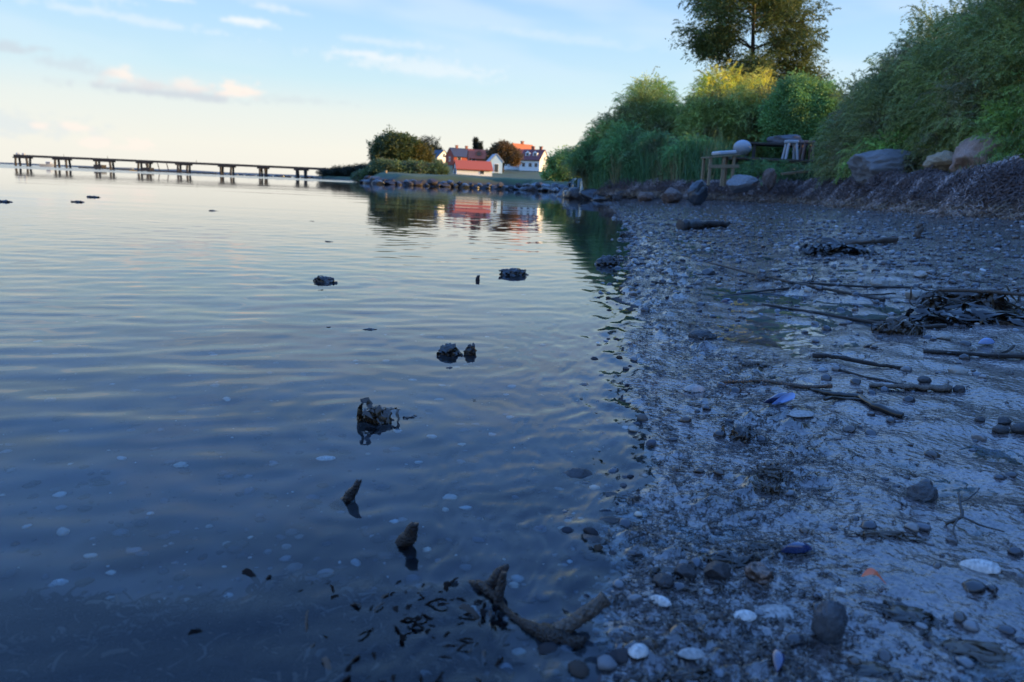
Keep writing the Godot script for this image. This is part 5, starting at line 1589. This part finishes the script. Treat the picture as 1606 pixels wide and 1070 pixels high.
	gnarled(b, [Vector3(0.056, 0.001, -0.627), Vector3(0.070, 0.004, -0.622), Vector3(0.080, 0.006, -0.62)].map(func(p): return p - o), [0.007, 0.006, 0.004])
	part("knob", b.mesh(), mats.driftwood, br)
	# stones and shells awash or under water
	for q in [[0.107, -1.06, .034, .014, "dark stone just breaking the ripples farthest up the water's edge"], [0.112, -0.842, .028, .012, "dark stone awash in the ripples right of the wooden stubs"], [0.135, -0.90, .024, .009, "dark stone awash between the two larger awash stones"], [0.15, -0.98, .016, .008, "small dark stone awash at the edge of the wet sand"]]:
		var st := pebble_thing("stone", q[4], "stone", "", q[0], q[1], Vector3(q[2] * 0.8, q[3], q[2] * 0.6), int(q[0] * 900), mats.dark_stone, 0.4)
		st.position.y = -q[3] * 0.62
	shell_thing("shell", "pale stone-like shell under water near the left edge", "shell", "", -0.484, -0.735, 0.018, 0.7, 0.007, 0.1, 0, 0.1, 0.1, mats.shell, 0.002)
	shell_thing("shell", "pale green-white shell under water at the bottom left of the branch", "shell", "", -0.285, -0.655, 0.034, 0.6, 0.007, 0.2, 0, 0.3, 0.2, mats.shell, 0.002)
	shell_thing("shell", "faint white shell under water out in the blue shallows", "shell", "", -0.29, -1.12, 0.03, 0.6, 0.006, 0.1, 0, 0.1, 0.1, mats.shell, 0.002)

func stick_thing_in_water(called: String, label: String, pts: Array, radii: Array) -> void:
	var o := thing(called, label, "driftwood", pts[0])
	var b := MB.new()
	gnarled(b, pts.map(func(p): return p - pts[0]), radii)
	part("stem", b.mesh(), mats.driftwood, o)

func litter() -> void:
	rng.seed = 606
	# pebbles of the beach
	var meshes := []
	for k in 4: meshes.append(stone_mesh(Vector3(1.0, [0.55, 0.7, 0.45, 0.6][k], [0.8, 0.9, 0.7, 1.0][k]), 500 + k, 2, 5, 0.12))
	var where := [[], [], [], []]
	var tints := [[], [], [], []]
	var kinds := [Color(.035, .036, .042), Color(.07, .072, .082), Color(.13, .13, .135), Color(.06, .045, .036), Color(.30, .29, .27)]
	for k in 60000:
		var r := exp(rnd(log(0.55), log(28.0)))
		var a := deg_to_rad(rnd(-4.0, 50.0))
		var x := r * sin(a)
		var z := -r * cos(a)
		var ds := shore_in(x, z)
		if ds < -0.12: continue
		if bank_in(x, z) > 0.1: continue
		var dense := clampf(0.03 + smoothstep(1.8, 6.0, r) * 0.5, 0.0, 1.0) * (0.55 + 0.9 * maxf(0.0, nz_a.get_noise_2d(x * 2.2, z * 2.2) + 0.25))
		if rng.randf() > dense: continue
		var s := pow(rng.randf(), 2.2) * 0.016 + 0.0022
		s *= clampf(0.55 + r * 0.16, 0.6, 2.0)
		var m := rng.randi_range(0, 3)
		where[m].append(Transform3D(Basis.from_euler(Vector3(rnd(-0.3, 0.3), rnd(0, TAU), rnd(-0.3, 0.3))), Vector3(x, height(x, z, r) + s * 0.12, z)).scaled_local(Vector3.ONE * s))
		var c: Color = kinds[mini(4, int(pow(rng.randf(), 1.7) * 4.2))]
		tints[m].append(tint_of(c, 0.3))
	for m in 4: tag(scatter("pebbles" if m == 0 else "pebbles_%03d" % m, meshes[m], mats.pebbles, where[m], tints[m]), "", "", "", "stuff")
	# crumbs of weed, bark and straw
	var bits := []
	for s in 3:
		var b := MB.new()
		for q in 3:
			var p0 := Vector3(rnd(-0.4, 0.4), 0, rnd(-0.4, 0.4))
			var a := rnd(0, TAU)
			strap(b, curve(p0, p0 + Vector3(cos(a), rnd(-0.1, 0.2), sin(a)) * rnd(0.6, 1.5), Vector3(rnd(-0.3, 0.3), rnd(0.0, 0.25), rnd(-0.3, 0.3)), 6), rnd(0.08, 0.26), 0.05)
		bits.append(b.mesh())
	where = [[], [], []]
	tints = [[], [], []]
	for k in 64000:
		var r := exp(rnd(log(0.5), log(24.0)))
		var a := deg_to_rad(rnd(-6.0, 48.0))
		var x := r * sin(a)
		var z := -r * cos(a)
		var ds := shore_in(x, z)
		if ds < 0.0 or bank_in(x, z) > 0.0: continue
		# strand lines run along the beach; the smooth sand at the right stays nearly bare
		var line := exp(-pow((ds - 0.16 - 0.05 * sin(z * 3.0)) / 0.09, 2.0)) * 0.8 + exp(-pow((ds - 0.03) / 0.02, 2.0)) * 0.9 + 0.04 + 0.9 * maxf(0.0, nz_a.get_noise_2d(x * 4.0 + 5.0, z * 6.0) - 0.1) + smoothstep(2.0, 5.0, r) * maxf(0.0, nz_a.get_noise_2d(x * 1.5, z * 3.0) + 0.22)
		if r < 0.85: line += 0.12
		if rng.randf() > line: continue
		var s := (0.004 + 0.011 * pow(rng.randf(), 2.6)) * clampf(0.6 + r * 0.25, 0.6, 3.0)
		var m := rng.randi_range(0, 2)
		where[m].append(Transform3D(Basis.from_euler(Vector3(rnd(-0.2, 0.2), rnd(0, TAU), rnd(-0.2, 0.2))), Vector3(x, height(x, z, r) + s * 0.1, z)).scaled_local(Vector3.ONE * s))
		tints[m].append(tint_of(Color(.026, .021, .019).lerp(Color(.10, .075, .055), pow(rng.randf(), 3.0)), 0.4))
	for m in 3: tag(scatter("weed_litter" if m == 0 else "weed_litter_%03d" % m, bits[m], mats.litter, where[m], tints[m]), "", "", "", "stuff")
	# gravel and broken shell on the bottom of the shallows
	where = [[], [], [], []]
	tints = [[], [], [], []]
	for k in 4000:
		var r := exp(rnd(log(0.42), log(3.0)))
		var a := deg_to_rad(rnd(-52.0, 16.0))
		var x := r * sin(a)
		var z := -r * cos(a)
		if shore_in(x, z) > 0.0: continue
		var s := pow(rng.randf(), 3.0) * 0.010 + 0.0016
		var m := rng.randi_range(0, 3)
		where[m].append(Transform3D(Basis.from_euler(Vector3(rnd(-0.3, 0.3), rnd(0, TAU), rnd(-0.3, 0.3))), Vector3(x, height(x, z, r) + s * 0.2, z)).scaled_local(Vector3.ONE * s))
		tints[m].append(tint_of(kinds[mini(4, int(pow(rng.randf(), 1.5) * 4.7))] * 0.9, 0.3))
	for m in 4: tag(scatter("seabed_gravel" if m == 0 else "seabed_gravel_%03d" % m, meshes[m], mats.sunken, where[m], tints[m]), "", "", "", "stuff")
	# a mat of dark weed under water in the near left corner
	where = [[], [], []]
	tints = [[], [], []]
	for k in 9000:
		var x := rnd(-0.55, 0.0)
		var z := rnd(-0.76, -0.42)
		var edge := nz_a.get_noise_2d(x * 5.0, z * 5.0) * 0.12 + (z + 0.69) * 3.0 + (x + 0.22) * 0.35
		if shore_in(x, z) > -0.03 or rng.randf() > smoothstep(-0.12, 0.2, edge): continue
		var s := rnd(0.010, 0.026)
		var m := rng.randi_range(0, 2)
		where[m].append(Transform3D(Basis.from_euler(Vector3(rnd(-0.4, 0.4), rnd(0, TAU), rnd(-0.4, 0.4))), Vector3(x, minf(height(x, z) + rnd(0.002, 0.018), -0.014), z)).scaled_local(Vector3(s, s, s)))
		tints[m].append(tint_of(Color(.012, .009, .008) if rng.randf() < 0.88 else Color(.07, .055, .045), 0.4))
	for m in 3: tag(scatter("sunken_weed" if m == 0 else "sunken_weed_%03d" % m, bits[m], mats.sunken, where[m], tints[m]), "", "", "", "stuff")
